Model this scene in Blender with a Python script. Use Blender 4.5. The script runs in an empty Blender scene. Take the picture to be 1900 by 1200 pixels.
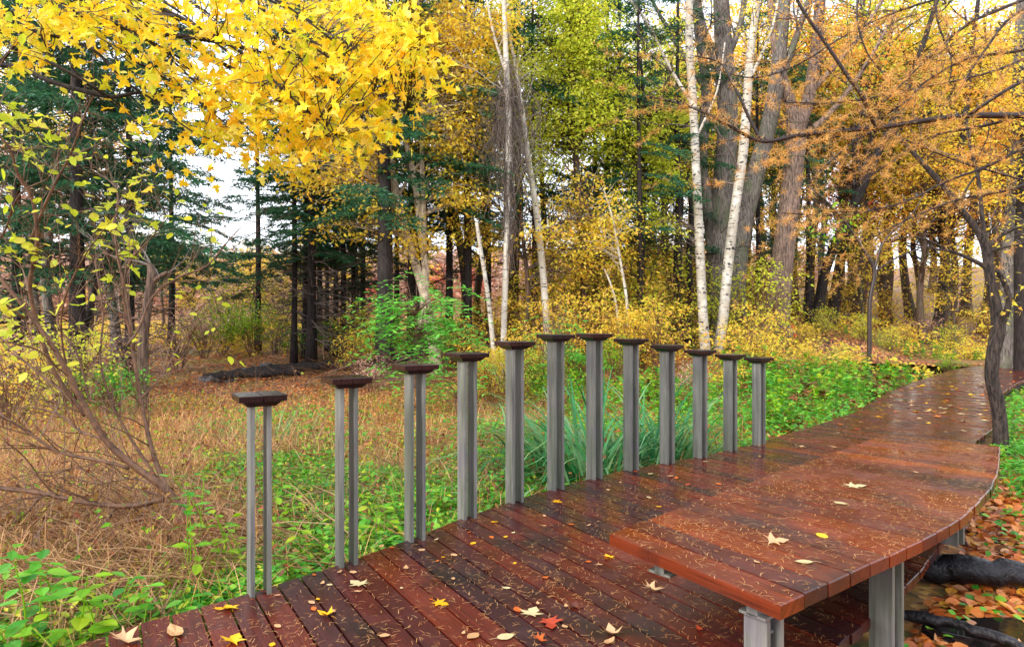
import bpy, math, random
import numpy as np
from mathutils import Vector
rng = np.random.default_rng(11)
random.seed(11)
F = 1267.0; EYE = 1.6; HOR = 590.0
SC = bpy.context.scene
COL = SC.collection
# ------------------------------------------------------------------ camera, sky, sun, exposure
cd = bpy.data.cameras.new("camera"); cam = bpy.data.objects.new("camera", cd); COL.objects.link(cam)
cam.location = (0, 0, EYE); cam.rotation_euler = (math.radians(90), 0, 0)
cd.sensor_width = 36; cd.lens = 36*F/1900; cd.shift_y = -(600-HOR)/1900; cd.clip_end = 2000; cd.clip_start = 0.05
SC.camera = cam
SUN_EL, SUN_AZ = math.radians(32), math.radians(226)
W = bpy.data.worlds.new("World"); SC.world = W; W.use_nodes = True
wn = W.node_tree; wn.nodes.clear()
def wnode(t, **k):
    n = wn.nodes.new(t)
    for a, b in k.items(): setattr(n, a, b)
    return n
sky = wnode('ShaderNodeTexSky', sky_type='NISHITA', sun_disc=False)
sky.sun_elevation = SUN_EL; sky.sun_rotation = SUN_AZ; sky.dust_density = 3.0; sky.air_density = 1.2
wtc = wnode('ShaderNodeTexCoord'); wns = wnode('ShaderNodeTexNoise'); wns.inputs['Scale'].default_value = 2.2
wns.inputs['Detail'].default_value = 6
wr = wnode('ShaderNodeValToRGB')
wr.color_ramp.elements[0].position = .3; wr.color_ramp.elements[0].color = (6.5, 7.0, 7.9, 1)
wr.color_ramp.elements[1].position = .75; wr.color_ramp.elements[1].color = (9.6, 9.8, 10.2, 1)
wmx = wnode('ShaderNodeMixRGB'); wmx.inputs[0].default_value = .8
wbg = wnode('ShaderNodeBackground'); wbg.inputs[1].default_value = .105
wo = wnode('ShaderNodeOutputWorld')
wn.links.new(wtc.outputs['Generated'], wns.inputs['Vector']); wn.links.new(wns.outputs['Fac'], wr.inputs[0])
wn.links.new(sky.outputs[0], wmx.inputs[1]); wn.links.new(wr.outputs[0], wmx.inputs[2])
wn.links.new(wmx.outputs[0], wbg.inputs[0]); wn.links.new(wbg.outputs[0], wo.inputs[0])
sl = bpy.data.lights.new("sun", 'SUN'); sl.energy = 1.5; sl.angle = math.radians(20); sl.color = (1, .96, .9)
so = bpy.data.objects.new("sun", sl); COL.objects.link(so)
sd = Vector((math.sin(SUN_AZ)*math.cos(SUN_EL), math.cos(SUN_AZ)*math.cos(SUN_EL), math.sin(SUN_EL)))
so.rotation_euler = sd.to_track_quat('Z', 'Y').to_euler()
SC.view_settings.view_transform = 'Standard'; SC.view_settings.look = 'None'
SC.view_settings.exposure = 1.42; SC.view_settings.gamma = 1
SC.render.engine = 'CYCLES'
SC.cycles.max_bounces = 9; SC.cycles.diffuse_bounces = 8; SC.cycles.transmission_bounces = 8
SC.cycles.transparent_max_bounces = 8; SC.cycles.caustics_reflective = False; SC.cycles.caustics_refractive = False
SC.cycles.use_denoising = True

# ------------------------------------------------------------------ helpers
def lin(h):
    c = [int(h[i:i+2], 16)/255 for i in (0, 2, 4)]
    return tuple(x/12.92 if x <= .04045 else ((x+.055)/1.055)**2.4 for x in c) + (1,)
class MB:
    """mesh buffer: collects vertices, faces, a uv per corner and one random tint per face"""
    def __init__(s): s.v = []; s.l = []; s.n = []; s.t = []; s.u = []; s.k = 0
    def add(s, v, loops, sizes, tint, uv=None):
        v = np.asarray(v, float).reshape(-1, 3); loops = np.asarray(loops).ravel()
        s.v.append(v); s.l.append(loops+s.k); s.n.append(np.asarray(sizes)); s.k += len(v)
        s.t.append(np.broadcast_to(np.asarray(tint, float), (len(sizes),)))
        s.u.append(np.zeros((len(loops), 2)) if uv is None else np.asarray(uv, float).reshape(-1, 2))
    def inst(s, tv, tf, M, T, tint):
        tv = np.asarray(tv, float); N = len(T)
        if N == 0: return
        V = np.einsum('nij,vj->nvi', M, tv)+T[:, None, :]
        fl = np.concatenate([np.asarray(f) for f in tf]); sz = np.array([len(f) for f in tf])
        L = (fl[None]+np.arange(N)[:, None]*len(tv)).ravel()
        uv = np.tile(tv[fl][:, :2], (N, 1))
        s.add(V, L, np.tile(sz, N), np.repeat(tint, len(tf)), uv)
    def tube(s, pts, rad, n=6, tint=.5, cap=True):
        pts = np.asarray(pts, float); k = len(pts)
        rad = np.broadcast_to(np.asarray(rad, float), (k,))
        t = np.gradient(pts, axis=0); t /= np.linalg.norm(t, axis=1)[:, None]+1e-9
        ref = np.array([1., 0, 0]) if abs(t[:, 0]).mean() < .8 else np.array([0, 1., 0])
        a = np.cross(t, ref); a /= np.linalg.norm(a, axis=1)[:, None]+1e-9
        b = np.cross(t, a)
        th = np.arange(n)/n*2*math.pi
        V = pts[:, None]+rad[:, None, None]*(a[:, None]*np.cos(th)[None, :, None]+b[:, None]*np.sin(th)[None, :, None])
        i = np.arange(k-1)[:, None]*n; j = np.arange(n)[None]; j2 = (j+1) % n
        L = np.stack([i+j, i+j2, i+n+j2, i+n+j], -1).reshape(-1)
        d = np.concatenate([[0], np.cumsum(np.linalg.norm(np.diff(pts, axis=0), axis=1))])
        R = max(float(rad.max()), .004)*6.28
        ju = (j+0*i)/n*R; ju2 = (j+1+0*i)/n*R
        v0 = d[:-1][:, None]+0*ju; v1 = d[1:][:, None]+0*ju
        uv = np.stack([np.stack([ju, v0], -1), np.stack([ju2, v0], -1), np.stack([ju2, v1], -1), np.stack([ju, v1], -1)], -2).reshape(-1, 2)
        sz = np.full((k-1)*n, 4)
        if cap:
            L = np.concatenate([L, np.arange(n)+(k-1)*n, np.arange(n)[::-1]]); sz = np.concatenate([sz, [n, n]])
            uv = np.concatenate([uv, np.zeros((2*n, 2))])
        s.add(V, L, sz, tint, uv)
    def prism(s, poly, z0, z1, tint=.5, uvs=None, bev=.004):
        """flat polygon extruded between two heights, with a small top bevel"""
        p = np.asarray(poly, float); n = len(p); c = p.mean(0)
        q = p+(c-p)/np.linalg.norm(c-p, axis=1)[:, None]*bev*1.4
        V = np.concatenate([np.c_[p, np.full(n, z0)], np.c_[p, np.full(n, z1-bev)], np.c_[q, np.full(n, z1)]])
        U = np.tile(p if uvs is None else np.asarray(uvs), (3, 1)).astype(float); U[:n, 1] += .05
        L = []; sz = []
        for k in range(2):
            for i in range(n):
                j = (i+1) % n; L += [k*n+i, k*n+j, k*n+n+j, k*n+n+i]; sz.append(4)
        L += list(range(2*n, 3*n)); sz.append(n); L += list(range(n))[::-1]; sz.append(n)
        s.add(V, L, sz, tint, U[np.array(L)])
    def box(s, c, ax, ay, hx, hy, z0, z1, tint=.5, bev=.003, taper=1.0):
        """box with its own plan axes; taper scales the bottom"""
        c = np.asarray(c, float); ax = np.asarray(ax, float); ay = np.asarray(ay, float)
        sg = np.array([[-1, -1], [1, -1], [1, 1], [-1, 1]])
        def ring(fx, fy, z): return np.c_[c+sg[:, :1]*ax*fx+sg[:, 1:]*ay*fy, np.full(4, z)]
        V = np.concatenate([ring(hx*taper, hy*taper, z0), ring(hx, hy, z1-bev), ring(hx-bev, hy-bev, z1)])
        L = []; 
        for k in range(2):
            for i in range(4):
                j = (i+1) % 4; L += [k*4+i, k*4+j, k*4+4+j, k*4+4+i]
        L += [8, 9, 10, 11, 3, 2, 1, 0]
        U = np.c_[V[:, 2], (V[:, :2]-c)@ax+(V[:, :2]-c)@ay*.7]
        s.add(V, L, [4]*10, tint, U[np.array(L)])
    def build(s, name, mat, parent=None, smooth=False):
        me = bpy.data.meshes.new(name)
        V = np.concatenate(s.v); L = np.concatenate(s.l).astype(np.int32); N = np.concatenate(s.n).astype(np.int32)
        me.vertices.add(len(V)); me.vertices.foreach_set('co', V.astype(np.float32).ravel())
        me.loops.add(len(L)); me.loops.foreach_set('vertex_index', L)
        me.polygons.add(len(N)); me.polygons.foreach_set('loop_start', np.concatenate([[0], np.cumsum(N)[:-1]]).astype(np.int32))
        me.polygons.foreach_set('loop_total', N)
        me.polygons.foreach_set('use_smooth', np.full(len(N), smooth, bool))
        a = me.attributes.new('tint', 'FLOAT', 'FACE'); a.data.foreach_set('value', np.concatenate(s.t).astype(np.float32))
        uvl = me.uv_layers.new(name='UVMap'); uvl.data.foreach_set('uv', np.concatenate(s.u).astype(np.float32).ravel())
        me.update(calc_edges=True); me.validate()
        me.materials.append(mat)
        o = bpy.data.objects.new(name, me); COL.objects.link(o)
        if parent is not None: o.parent = parent
        return o
def tag(o, label=None, cat=None, group=None, kind=None):
    if label: o['label'] = label
    if cat: o['category'] = cat
    if group: o['group'] = group
    if kind: o['kind'] = kind
    return o
def empty(name, loc=(0, 0, 0), label=None, cat=None, group=None):
    o = bpy.data.objects.new(name, None); COL.objects.link(o); o.location = loc
    o.empty_display_size = .2
    return tag(o, label, cat, group)
def adopt(o, parent):
    """parent a mesh built in world coordinates under an Empty that is only translated"""
    o.parent = parent; o.location = (-parent.location[0], -parent.location[1], -parent.location[2]); return o
def copy_thing(src, loc, rz=0, sc=1, label=None, group=None):
    c = src.copy(); COL.objects.link(c); c.location = loc; c.rotation_euler = (0, 0, rz); c.scale = (sc, sc, sc) if np.isscalar(sc) else sc
    if label: c['label'] = label
    if group: c['group'] = group
    for ch in src.children:
        d = ch.copy(); COL.objects.link(d); d.parent = c
    return c
def P(px, py, Y): return np.array([(px-950)/F*Y, Y, EYE-(py-HOR)/F*Y])
def smooth_line(pts, per=5):
    p = np.asarray(pts, float)
    if len(p) < 3: 
        t = np.linspace(0, 1, per+1)[:, None]; return p[0]*(1-t)+p[-1]*t
    q = np.vstack([2*p[0]-p[1], p, 2*p[-1]-p[-2]]); out = []
    for i in range(1, len(q)-2):
        for t in np.linspace(0, 1, per, endpoint=False):
            a, b, c, d = q[i-1], q[i], q[i+1], q[i+2]
            out.append(.5*((2*b)+(-a+c)*t+(2*a-5*b+4*c-d)*t*t+(-a+3*b-3*c+d)*t**3))
    out.append(p[-1]); return np.array(out)
# ------------------------------------------------------------------ terrain height
_u = [-1.2, -.3, -.1, .05, .2, .35, .5, .58, .66, .8, 1.2]
_y0 = [14, 13.5, 13, 12.5, 12, 13, 17, 23.5, 26, 27, 27]
_s1 = [.05, .060, .065, .075, .09, .11, .13, .16, .17, .17, .17]
_far = [0, 0, .1, .3, .6, .9, 1, 1, 1, 1, 1]
def g(x, y, rough=True):
    x = np.asarray(x, float); y = np.asarray(y, float)
    u = x/np.maximum(y, 2.0); u = np.where(y < 2, np.clip(u, -1, 1), u)
    y0 = np.interp(u, _u, _y0); s1 = np.interp(u, _u, _s1); fr = np.interp(u, _u, _far)
    d = np.maximum(y-y0, 0); d = d*d/(d+2.0)
    a = np.minimum(d, 15)*s1+np.maximum(np.minimum(d, 45)-15, 0)*s1*fr*.8
    hill = np.clip((y-80)/70, 0, 1); hill = hill*hill*(3-2*hill)*(1-fr*.5)*(11+2*np.sin(x*.03)+1.5*np.sin(x*.011+2))
    z = -.34+a+hill
    hol = ((x-13.8)/4.2)**2+((y-23.9)/2.3)**2; z = np.where(hol < 1, -.42, z-(z+.42)*np.clip(1.5-hol, 0, .5)*2)
    if rough:
        z = z+.035*np.sin(x*1.7+1.3*np.sin(y*.9))*np.cos(y*1.3+.5)+.02*np.sin(x*4.1+y*3.3)
        far = np.clip((y-30)/30, 0, 1); z = z+far*.35*np.sin(x*.21)*np.cos(y*.17)
    return z
def G(px, Y):
    x = (px-950)/F*Y; return np.array([x, Y, float(g(x, Y))])
# ------------------------------------------------------------------ materials
def mat(name):
    m = bpy.data.materials.new(name); m.use_nodes = True; nt = m.node_tree; nt.nodes.clear()
    return m, nt
def nn(nt, t, **k):
    n = nt.nodes.new(t)
    for a, b in k.items(): setattr(n, a, b)
    return n
def ramp(nt, cols, pos=None, interp='LINEAR'):
    r = nn(nt, 'ShaderNodeValToRGB'); r.color_ramp.interpolation = interp
    n = len(cols); pos = pos or [i/(n-1) for i in range(n)]
    while len(r.color_ramp.elements) < n: r.color_ramp.elements.new(.5)
    for e, c, p in zip(r.color_ramp.elements, cols, pos): e.position = p; e.color = c if len(c) == 4 else (*c, 1)
    return r
def attr(nt, name='tint'): return nn(nt, 'ShaderNodeAttribute', attribute_name=name)
def mapping(nt, src, sc):
    m = nn(nt, 'ShaderNodeMapping'); m.inputs['Scale'].default_value = sc; nt.links.new(src, m.inputs[0]); return m.outputs[0]
def noise(nt, vec, scale, detail=4, rough=.6, dist=0):
    n = nn(nt, 'ShaderNodeTexNoise'); n.inputs['Scale'].default_value = scale; n.inputs['Detail'].default_value = detail
    n.inputs['Roughness'].default_value = rough; n.inputs['Distortion'].default_value = dist
    if vec is not None: nt.links.new(vec, n.inputs['Vector'])
    return n.outputs['Fac']
def mixc(nt, fac, a, b, mode='MIX'):
    m = nn(nt, 'ShaderNodeMixRGB', blend_type=mode)
    for i, v in ((0, fac), (1, a), (2, b)):
        if hasattr(v, 'links'): nt.links.new(v, m.inputs[i])
        else: m.inputs[i].default_value = v
    return m.outputs[0]
def bump(nt, h, s, d=.02):
    b = nn(nt, 'ShaderNodeBump'); b.inputs['Strength'].default_value = s; b.inputs['Distance'].default_value = d
    nt.links.new(h, b.inputs['Height']); return b.outputs[0]
def finish(nt, bsdf):
    o = nn(nt, 'ShaderNodeOutputMaterial'); nt.links.new(bsdf, o.inputs[0])
def leafmat(name, cols, trans=.45, rough=.5, spec=.35):
    m, nt = mat(name); a = attr(nt)
    r = ramp(nt, [lin(c) for c in cols]); nt.links.new(a.outputs['Fac'], r.inputs[0])
    geo = nn(nt, 'ShaderNodeNewGeometry')
    nz = noise(nt, geo.outputs['Position'], 9.0, 2)
    c = mixc(nt, .35, r.outputs[0], mixc(nt, 1, r.outputs[0], ramp_of(nt, nz, [(.55, .5, .4), (1.25, 1.2, 1.1)]), 'MULTIPLY'))
    p = nn(nt, 'ShaderNodeBsdfPrincipled'); nt.links.new(c, p.inputs['Base Color'])
    p.inputs['Roughness'].default_value = rough; p.inputs['Specular IOR Level'].default_value = spec
    t = nn(nt, 'ShaderNodeBsdfTranslucent'); nt.links.new(c, t.inputs[0])
    x = nn(nt, 'ShaderNodeMixShader'); x.inputs[0].default_value = trans
    nt.links.new(p.outputs[0], x.inputs[1]); nt.links.new(t.outputs[0], x.inputs[2]); finish(nt, x.outputs[0]); return m
def ramp_of(nt, src, cols, pos=None, interp='LINEAR'):
    r = ramp(nt, cols, pos, interp); nt.links.new(src, r.inputs[0]); return r.outputs[0]
def barkmat(name, dark, light, moss=None, su=26, sv=4, bs=.7):
    m, nt = mat(name); uv = nn(nt, 'ShaderNodeUVMap').outputs[0]
    geo = nn(nt, 'ShaderNodeNewGeometry').outputs['Position']
    ridg = noise(nt, mapping(nt, geo, (su, su, sv)), 1.0, 5, .65, .4)
    c = ramp_of(nt, ridg, [lin(dark), lin(dark), lin(light), lin(light)], [0, .38, .62, 1])
    big = noise(nt, geo, 1.4, 3)
    c = mixc(nt, .5, c, ramp_of(nt, big, [(.6, .58, .55), (1.25, 1.22, 1.2)], [.3, .7]), 'MULTIPLY')
    if moss:
        f = ramp_of(nt, noise(nt, mapping(nt, geo, (2, 2, .7)), 1.0, 4), [(0, 0, 0), (.75, .75, .75)], [.5, .66])
        c = mixc(nt, f, c, lin(moss))
    p = nn(nt, 'ShaderNodeBsdfPrincipled'); nt.links.new(c, p.inputs['Base Color'])
    p.inputs['Roughness'].default_value = .75; p.inputs['Specular IOR Level'].default_value = .3
    nt.links.new(bump(nt, ridg, bs, .03), p.inputs['Normal']); finish(nt, p.outputs[0]); return m
def birchmat(name, base='d8d2c6', dk='2c2622', amount=.60):
    m, nt = mat(name); geo = nn(nt, 'ShaderNodeNewGeometry').outputs['Position']
    a = noise(nt, mapping(nt, geo, (4, 4, 20)), 1.0, 3, .6, .3)
    b = noise(nt, mapping(nt, geo, (7, 7, 9)), 1.0, 3)
    f = ramp_of(nt, a, [(0, 0, 0), (1, 1, 1)], [amount, amount+.07])
    f2 = ramp_of(nt, b, [(0, 0, 0), (1, 1, 1)], [.47, .55])
    f = mixc(nt, 1, f, f2, 'MULTIPLY')
    c0 = ramp_of(nt, noise(nt, geo, 2.5, 4), [lin('b9a999'), lin(base), lin('e6e2da')], [.25, .5, .8])
    c = mixc(nt, f, c0, lin(dk))
    p = nn(nt, 'ShaderNodeBsdfPrincipled'); nt.links.new(c, p.inputs['Base Color']); p.inputs['Roughness'].default_value = .6
    nt.links.new(bump(nt, a, .2, .01), p.inputs['Normal']); finish(nt, p.outputs[0]); return m
def woodmat(name, cols, rough=(.12, .5), grey='5a5560'):
    """wet stained planks; uv u runs along each board"""
    m, nt = mat(name); uv = nn(nt, 'ShaderNodeUVMap').outputs[0]; a = attr(nt)
    geo = nn(nt, 'ShaderNodeNewGeometry').outputs['Position']
    gr = noise(nt, mapping(nt, uv, (2.2, 75, 1)), 1.0, 6, .65, .8)
    gr2 = noise(nt, mapping(nt, uv, (1.1, 14, 1)), 1.0, 4, .6, 1.5)
    c = ramp_of(nt, a.outputs['Fac'], [lin(x) for x in cols])
    c = mixc(nt, .85, c, ramp_of(nt, gr, [(.45, .40, .40), (1.0, 1, 1), (1.45, 1.3, 1.2)], [.3, .5, .75]), 'MULTIPLY')
    c = mixc(nt, .6, c, ramp_of(nt, gr2, [(.5, .45, .45), (1.35, 1.25, 1.2)], [.3, .7]), 'MULTIPLY')
    st = noise(nt, geo, 1.6, 5, .6)
    c = mixc(nt, ramp_of(nt, st, [(0, 0, 0), (.8, .8, .8)], [.5, .66]), c, lin('171113'))
    wet = noise(nt, geo, 3.1, 4, .55)
    r = nn(nt, 'ShaderNodeMapRange'); nt.links.new(wet, r.inputs[0]); r.inputs[1].default_value = .35; r.inputs[2].default_value = .68
    r.inputs[3].default_value = rough[0]; r.inputs[4].default_value = rough[1]
    p = nn(nt, 'ShaderNodeBsdfPrincipled'); nt.links.new(c, p.inputs['Base Color']); nt.links.new(r.outputs[0], p.inputs['Roughness'])
    p.inputs['Specular IOR Level'].default_value = .42; p.inputs['Coat Weight'].default_value = .0; p.inputs['Coat Roughness'].default_value = .12
    nt.links.new(bump(nt, gr, .45, .004), p.inputs['Normal']); finish(nt, p.outputs[0]); return m
def plain(name, c1, c2, sc=8, rough=.6, bs=.3, vec=(1, 1, 1), metal=0):
    m, nt = mat(name); geo = nn(nt, 'ShaderNodeNewGeometry').outputs['Position']
    n = noise(nt, mapping(nt, geo, vec), sc, 5, .65)
    c = ramp_of(nt, n, [lin(c1), lin(c2)], [.32, .68])
    p = nn(nt, 'ShaderNodeBsdfPrincipled'); nt.links.new(c, p.inputs['Base Color']); p.inputs['Roughness'].default_value = rough
    p.inputs['Metallic'].default_value = metal
    nt.links.new(bump(nt, n, bs, .01), p.inputs['Normal']); finish(nt, p.outputs[0]); return m
def groundmat():
    m, nt = mat('leaf_litter_soil'); geo = nn(nt, 'ShaderNodeNewGeometry').outputs['Position']
    v = nn(nt, 'ShaderNodeTexVoronoi'); v.inputs['Scale'].default_value = 15; v.inputs['Randomness'].default_value = 1
    w = nn(nt, 'ShaderNodeVectorMath', operation='ADD'); nz = nn(nt, 'ShaderNodeTexNoise'); nz.inputs['Scale'].default_value = 9
    nt.links.new(geo, w.inputs[0]); nt.links.new(geo, nz.inputs['Vector'])
    sc = nn(nt, 'ShaderNodeVectorMath', operation='SCALE'); sc.inputs[3].default_value = .09
    nt.links.new(nz.outputs['Color'], sc.inputs[0]); nt.links.new(sc.outputs[0], w.inputs[1]); nt.links.new(w.outputs[0], v.inputs['Vector'])
    sep = nn(nt, 'ShaderNodeSeparateColor'); nt.links.new(v.outputs['Color'], sep.inputs[0])
    c = ramp_of(nt, sep.outputs[0], [lin(x) for x in ('2c1a12', '6e3a1e', 'a8622e', '8a5a3a', 'c08a52', '5a3322', 'b0502a')], interp='CONSTANT')
    big = noise(nt, geo, .55, 5)
    c = mixc(nt, ramp_of(nt, big, [(0, 0, 0), (.7, .7, .7)], [.48, .62]), c, ramp_of(nt, sep.outputs[1], [lin('3c4a16'), lin('7a7a26'), lin('5a4a20')]))
    p = nn(nt, 'ShaderNodeBsdfPrincipled'); nt.links.new(c, p.inputs['Base Color']); p.inputs['Roughness'].default_value = .7
    nt.links.new(bump(nt, sep.outputs[2], .6, .03), p.inputs['Normal']); finish(nt, p.outputs[0]); return m
def postmat():
    m, nt = mat('weathered_grey_post'); geo = nn(nt, 'ShaderNodeNewGeometry').outputs['Position']; a = attr(nt)
    st = noise(nt, mapping(nt, geo, (26, 26, 1.6)), 1.0, 5, .65); big = noise(nt, mapping(nt, geo, (3, 3, 1.8)), 1.0, 4, .6)
    c = ramp_of(nt, st, [lin('4a4946'), lin('72716c'), lin('8c8a84')], [.3, .5, .72])
    c = mixc(nt, ramp_of(nt, big, [(0, 0, 0), (.6, .6, .6)], [.45, .62]), c, lin('5a6052'))
    c = mixc(nt, ramp_of(nt, noise(nt, mapping(nt, geo, (5, 5, 3)), 1.0, 3), [(0, 0, 0), (.5, .5, .5)], [.55, .66]), c, lin('6c6470'))
    p = nn(nt, 'ShaderNodeBsdfPrincipled'); nt.links.new(c, p.inputs['Base Color']); p.inputs['Roughness'].default_value = .55
    nt.links.new(bump(nt, st, .35, .006), p.inputs['Normal']); finish(nt, p.outputs[0]); return m
M = dict(
    deck=woodmat('wet_deck_wood', ['341413', '5c2013', '44191a', '6e2a14', '30181e', '501d15', '622214'], (.07, .42)),
    bench=woodmat('wet_bench_wood', ['6a2a10', '562010', '803812', '3e1c20', '8e4214', '5a2412', '722e10'], (.07, .45)),
    cap=woodmat('wet_cap_wood', ['241212', '34181a', '1c1010'], (.12, .4)),
    joist=plain('dark_joist', '1a1412', '2c201c', 6, .7),
    steel=postmat(),
    bark_grey=barkmat('grey_furrowed_bark', '3c3836', '8b827b', '5c6448'),
    bark_brown=barkmat('brown_scaly_bark', '473a33', '9a8274', None),
    bark_dark=barkmat('dark_conifer_bark', '151112', '3a3230', None),
    bark_crook=barkmat('furrowed_dark_bark', '140f0e', '4e423c', None, 34, 7, 1.0),
    bark_mid=barkmat('dull_brown_bark', '3a2c26', '70594c', '4f5a3a'),
    bark_pale=barkmat('pale_smooth_bark', '8c7866', 'cfbfa8', None, 10, 6, .2),
    twig=plain('brown_twig', '40281c', '7e5a42', 14, .6, .1),
    twig_dark=plain('dark_wet_twig', '201614', '40302a', 14, .45, .1),
    twig_grey=plain('grey_dead_twig', '4c413c', '7d6e68', 14, .7, .1),
    larch_bark=plain('black_larch_bark', '100909', '2c1816', 14, .5, .3),
    birch=birchmat('white_birch_bark', 'b0a89a', '1c1614', .50), birch2=birchmat('grey_white_birch_bark', 'bdb5a8', '2a2420', .55),
    yellow=leafmat('yellow_maple_leaf', ['ffdc20', 'fcd028', 'ffec3c', 'e0dc40', 'ffe030', 'f8c424', 'fff47a', 'ffe838', 'c0cc30', 'ffe02c'], .5),
    gold=leafmat('golden_leaf', ['fccc3c', 'ffe048', 'fff060', 'f0d840', 'ffe45c', 'f4b848'], .55),
    ygreen=leafmat('yellow_green_leaf', ['bcd034', 'd8e044', 'f0e850', 'cce044', 'c4d43c', 'f4ec68'], .52),
    mixleaf=leafmat('mixed_yellow_leaf', ['c8cc38', 'f4dc48', 'fcc850', 'e0d448', 'fce068', 'f0b05c'], .52),
    orange=leafmat('orange_leaf', ['f4a444', 'fcbc50', 'ffd45c', 'ec9440', 'f8ac4c', 'ffe070'], .52),
    red=leafmat('red_leaf', ['c84c3c', 'e0684c', 'ec8c64', 'd05850', 'f0a478'], .4),
    salmon=leafmat('haze_pale_orange_leaf', ['c49484', 'd4a890', 'b89890', 'dcb49c', 'a89890'], .35),  # paled palette: the far hillside's haze is painted into the leaf colour
    green=leafmat('fresh_green_leaf', ['34841f', '58a82c', '78c438', '409432', '94cc40', '348c40'], .4, .4),
    lime=leafmat('lime_green_leaf', ['5ca01c', '84bc24', 'a4c828', '6cae24', 'b8c830'], .45, .4),
    blade=leafmat('blue_green_blade', ['1f6a3a', '35884c', '5cab68', '2a7a40', '8cc08c', '7c9a50'], .35, .35),
    hemlock=leafmat('hemlock_needle', ['245040', '34684a', '448054', '2c5848', '5c9860'], .35, .5),
    straw=leafmat('dry_straw', ['b8805a', 'e4b078', '9c6440', 'f0c890', 'cc8a58', '7c4c30', 'd8a45c'], .3),
    litter=leafmat('fallen_brown_leaf', ['8c4420', 'd07038', 'e8985c', 'b45c2c', 'e48838', 'e8b07c', '7a3c24', 'f0b040'], .25, .35),
    needle=leafmat('tan_larch_needle', ['c08450', 'dca868', 'b07040', 'ecc48c'], .2, .4),
    larch=leafmat('orange_larch_needle', ['e4984c', 'fcc060', 'ffd47c', 'f0ac54', 'ffe090', 'e88840'], .5),
    stalk=leafmat('dead_stalk', ['6a4630', '8c6444', 'b08a60', '54382a', 'c8a47c', '7c4c34'], .1),
    ash=leafmat('bright_green_leaflet', ['4cb03c', '80d454', '60c048', '9cdc58', '44a848'], .45, .4),
    herbbrown=leafmat('withered_brown_leaf', ['6a4428', '8c5c34', 'a07c44', '5a3c28', 'a0583c'], .3),
    ground=groundmat(),
)
def water_mat():
    m, nt = mat('dark_still_water'); p = nn(nt, 'ShaderNodeBsdfPrincipled')
    p.inputs['Base Color'].default_value = (.006, .007, .008, 1); p.inputs['Roughness'].default_value = .06
    geo = nn(nt, 'ShaderNodeNewGeometry').outputs['Position']
    nt.links.new(bump(nt, noise(nt, geo, 6, 2), .08, .02), p.inputs['Normal']); finish(nt, p.outputs[0]); return m
M['water'] = water_mat()
M['log'] = barkmat('wet_black_log', '0c0b0c', '2c2a30', None, 14, 14, .8)
M['log'].node_tree.nodes['Principled BSDF'].inputs['Roughness'].default_value = .3
# ------------------------------------------------------------------ leaves
OVAL = (np.array([[0, 0, 0], [.35, .26, .05], [1, 0, -.04], [.35, -.26, .05]]), [(0, 1, 2, 3)])
LANCE = (np.array([[0, 0, 0], [.4, .12, .02], [1, 0, -.06], [.4, -.12, .02]]), [(0, 1, 2, 3)])
NEED = (np.array([[0, -.05, 0], [1, -.02, 0], [1, .02, 0], [0, .05, 0]]), [(0, 1, 2, 3)])
_m = [(0, 0), (-.02, .16), (-.16, .40), (.10, .26), (.18, .42), (.34, .66), (.36, .40), (.42, .19), (.62, .30), (1.0, 0), (.62, -.30), (.42, -.19), (.36, -.40), (.34, -.66), (.18, -.42), (.10, -.26), (-.16, -.40), (-.02, -.16)]
_mv = np.array([(x, y, .22*abs(y)-.16*x*x+.06*math.sin(9*y+5*x)) for x, y in _m]+[(.3, 0, -.01)])
MAPLE = (_mv, [(18, i, (i+1) % 18) for i in range(18)])
_r = [(0, 0), (.12, .2), (.4, .34), (.66, .28), (.88, .12), (1, 0), (.88, -.12), (.66, -.28), (.4, -.34), (.12, -.2)]
ROUND = (np.array([(x, y, .16*abs(y)-.08*x*x) for x, y in _r]+[(.5, 0, -.01)]), [(10, i, (i+1) % 10) for i in range(10)])
def frames(n, up=(0, 0, 1), tilt=.5, droop=0.0, dirs=None):
    """n leaf frames: column 0 = leaf axis, column 2 = normal"""
    nrm = np.asarray(up, float)+rng.normal(0, tilt, (n, 3)); nrm /= np.linalg.norm(nrm, axis=1)[:, None]
    if dirs is None:
        a = rng.uniform(0, 2*math.pi, n); dirs = np.c_[np.cos(a), np.sin(a), np.zeros(n)]
    d = dirs+np.array([0, 0, -droop]); d = d-(d*nrm).sum(1)[:, None]*nrm; d /= np.linalg.norm(d, axis=1)[:, None]+1e-9
    return np.stack([d, np.cross(nrm, d), nrm], -1)
def leaves(mb, pts, size, tpl=OVAL, tilt=.5, droop=.3, dirs=None, var=.3, tint=None):
    n = len(pts)
    if n == 0: return
    s = size*rng.uniform(1-var, 1+var, n); M_ = frames(n, tilt=tilt, droop=droop, dirs=dirs)*s[:, None, None]
    mb.inst(tpl[0], tpl[1], M_, np.asarray(pts), rng.random(n) if tint is None else tint)
def spray_pts(c, R, n, flat=.22):
    a = rng.uniform(0, 2*math.pi, n); r = R*np.sqrt(rng.random(n))
    tl = rng.normal(0, .22, 2)
    x, y = r*np.cos(a), r*np.sin(a)
    z = x*tl[0]+y*tl[1]-.25*r*r/max(R, .01)+rng.normal(0, R*flat, n)
    d = np.c_[np.cos(a), np.sin(a), np.zeros(n)]
    return np.c_[c[0]+x, c[1]+y, c[2]+z], d
def ell_pts(c, rad, n, shell=.35):
    d = rng.normal(size=(n, 3)); d /= np.linalg.norm(d, axis=1)[:, None]
    r = rng.random(n)**shell
    return np.asarray(c)+d*r[:, None]*np.asarray(rad)
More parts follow.
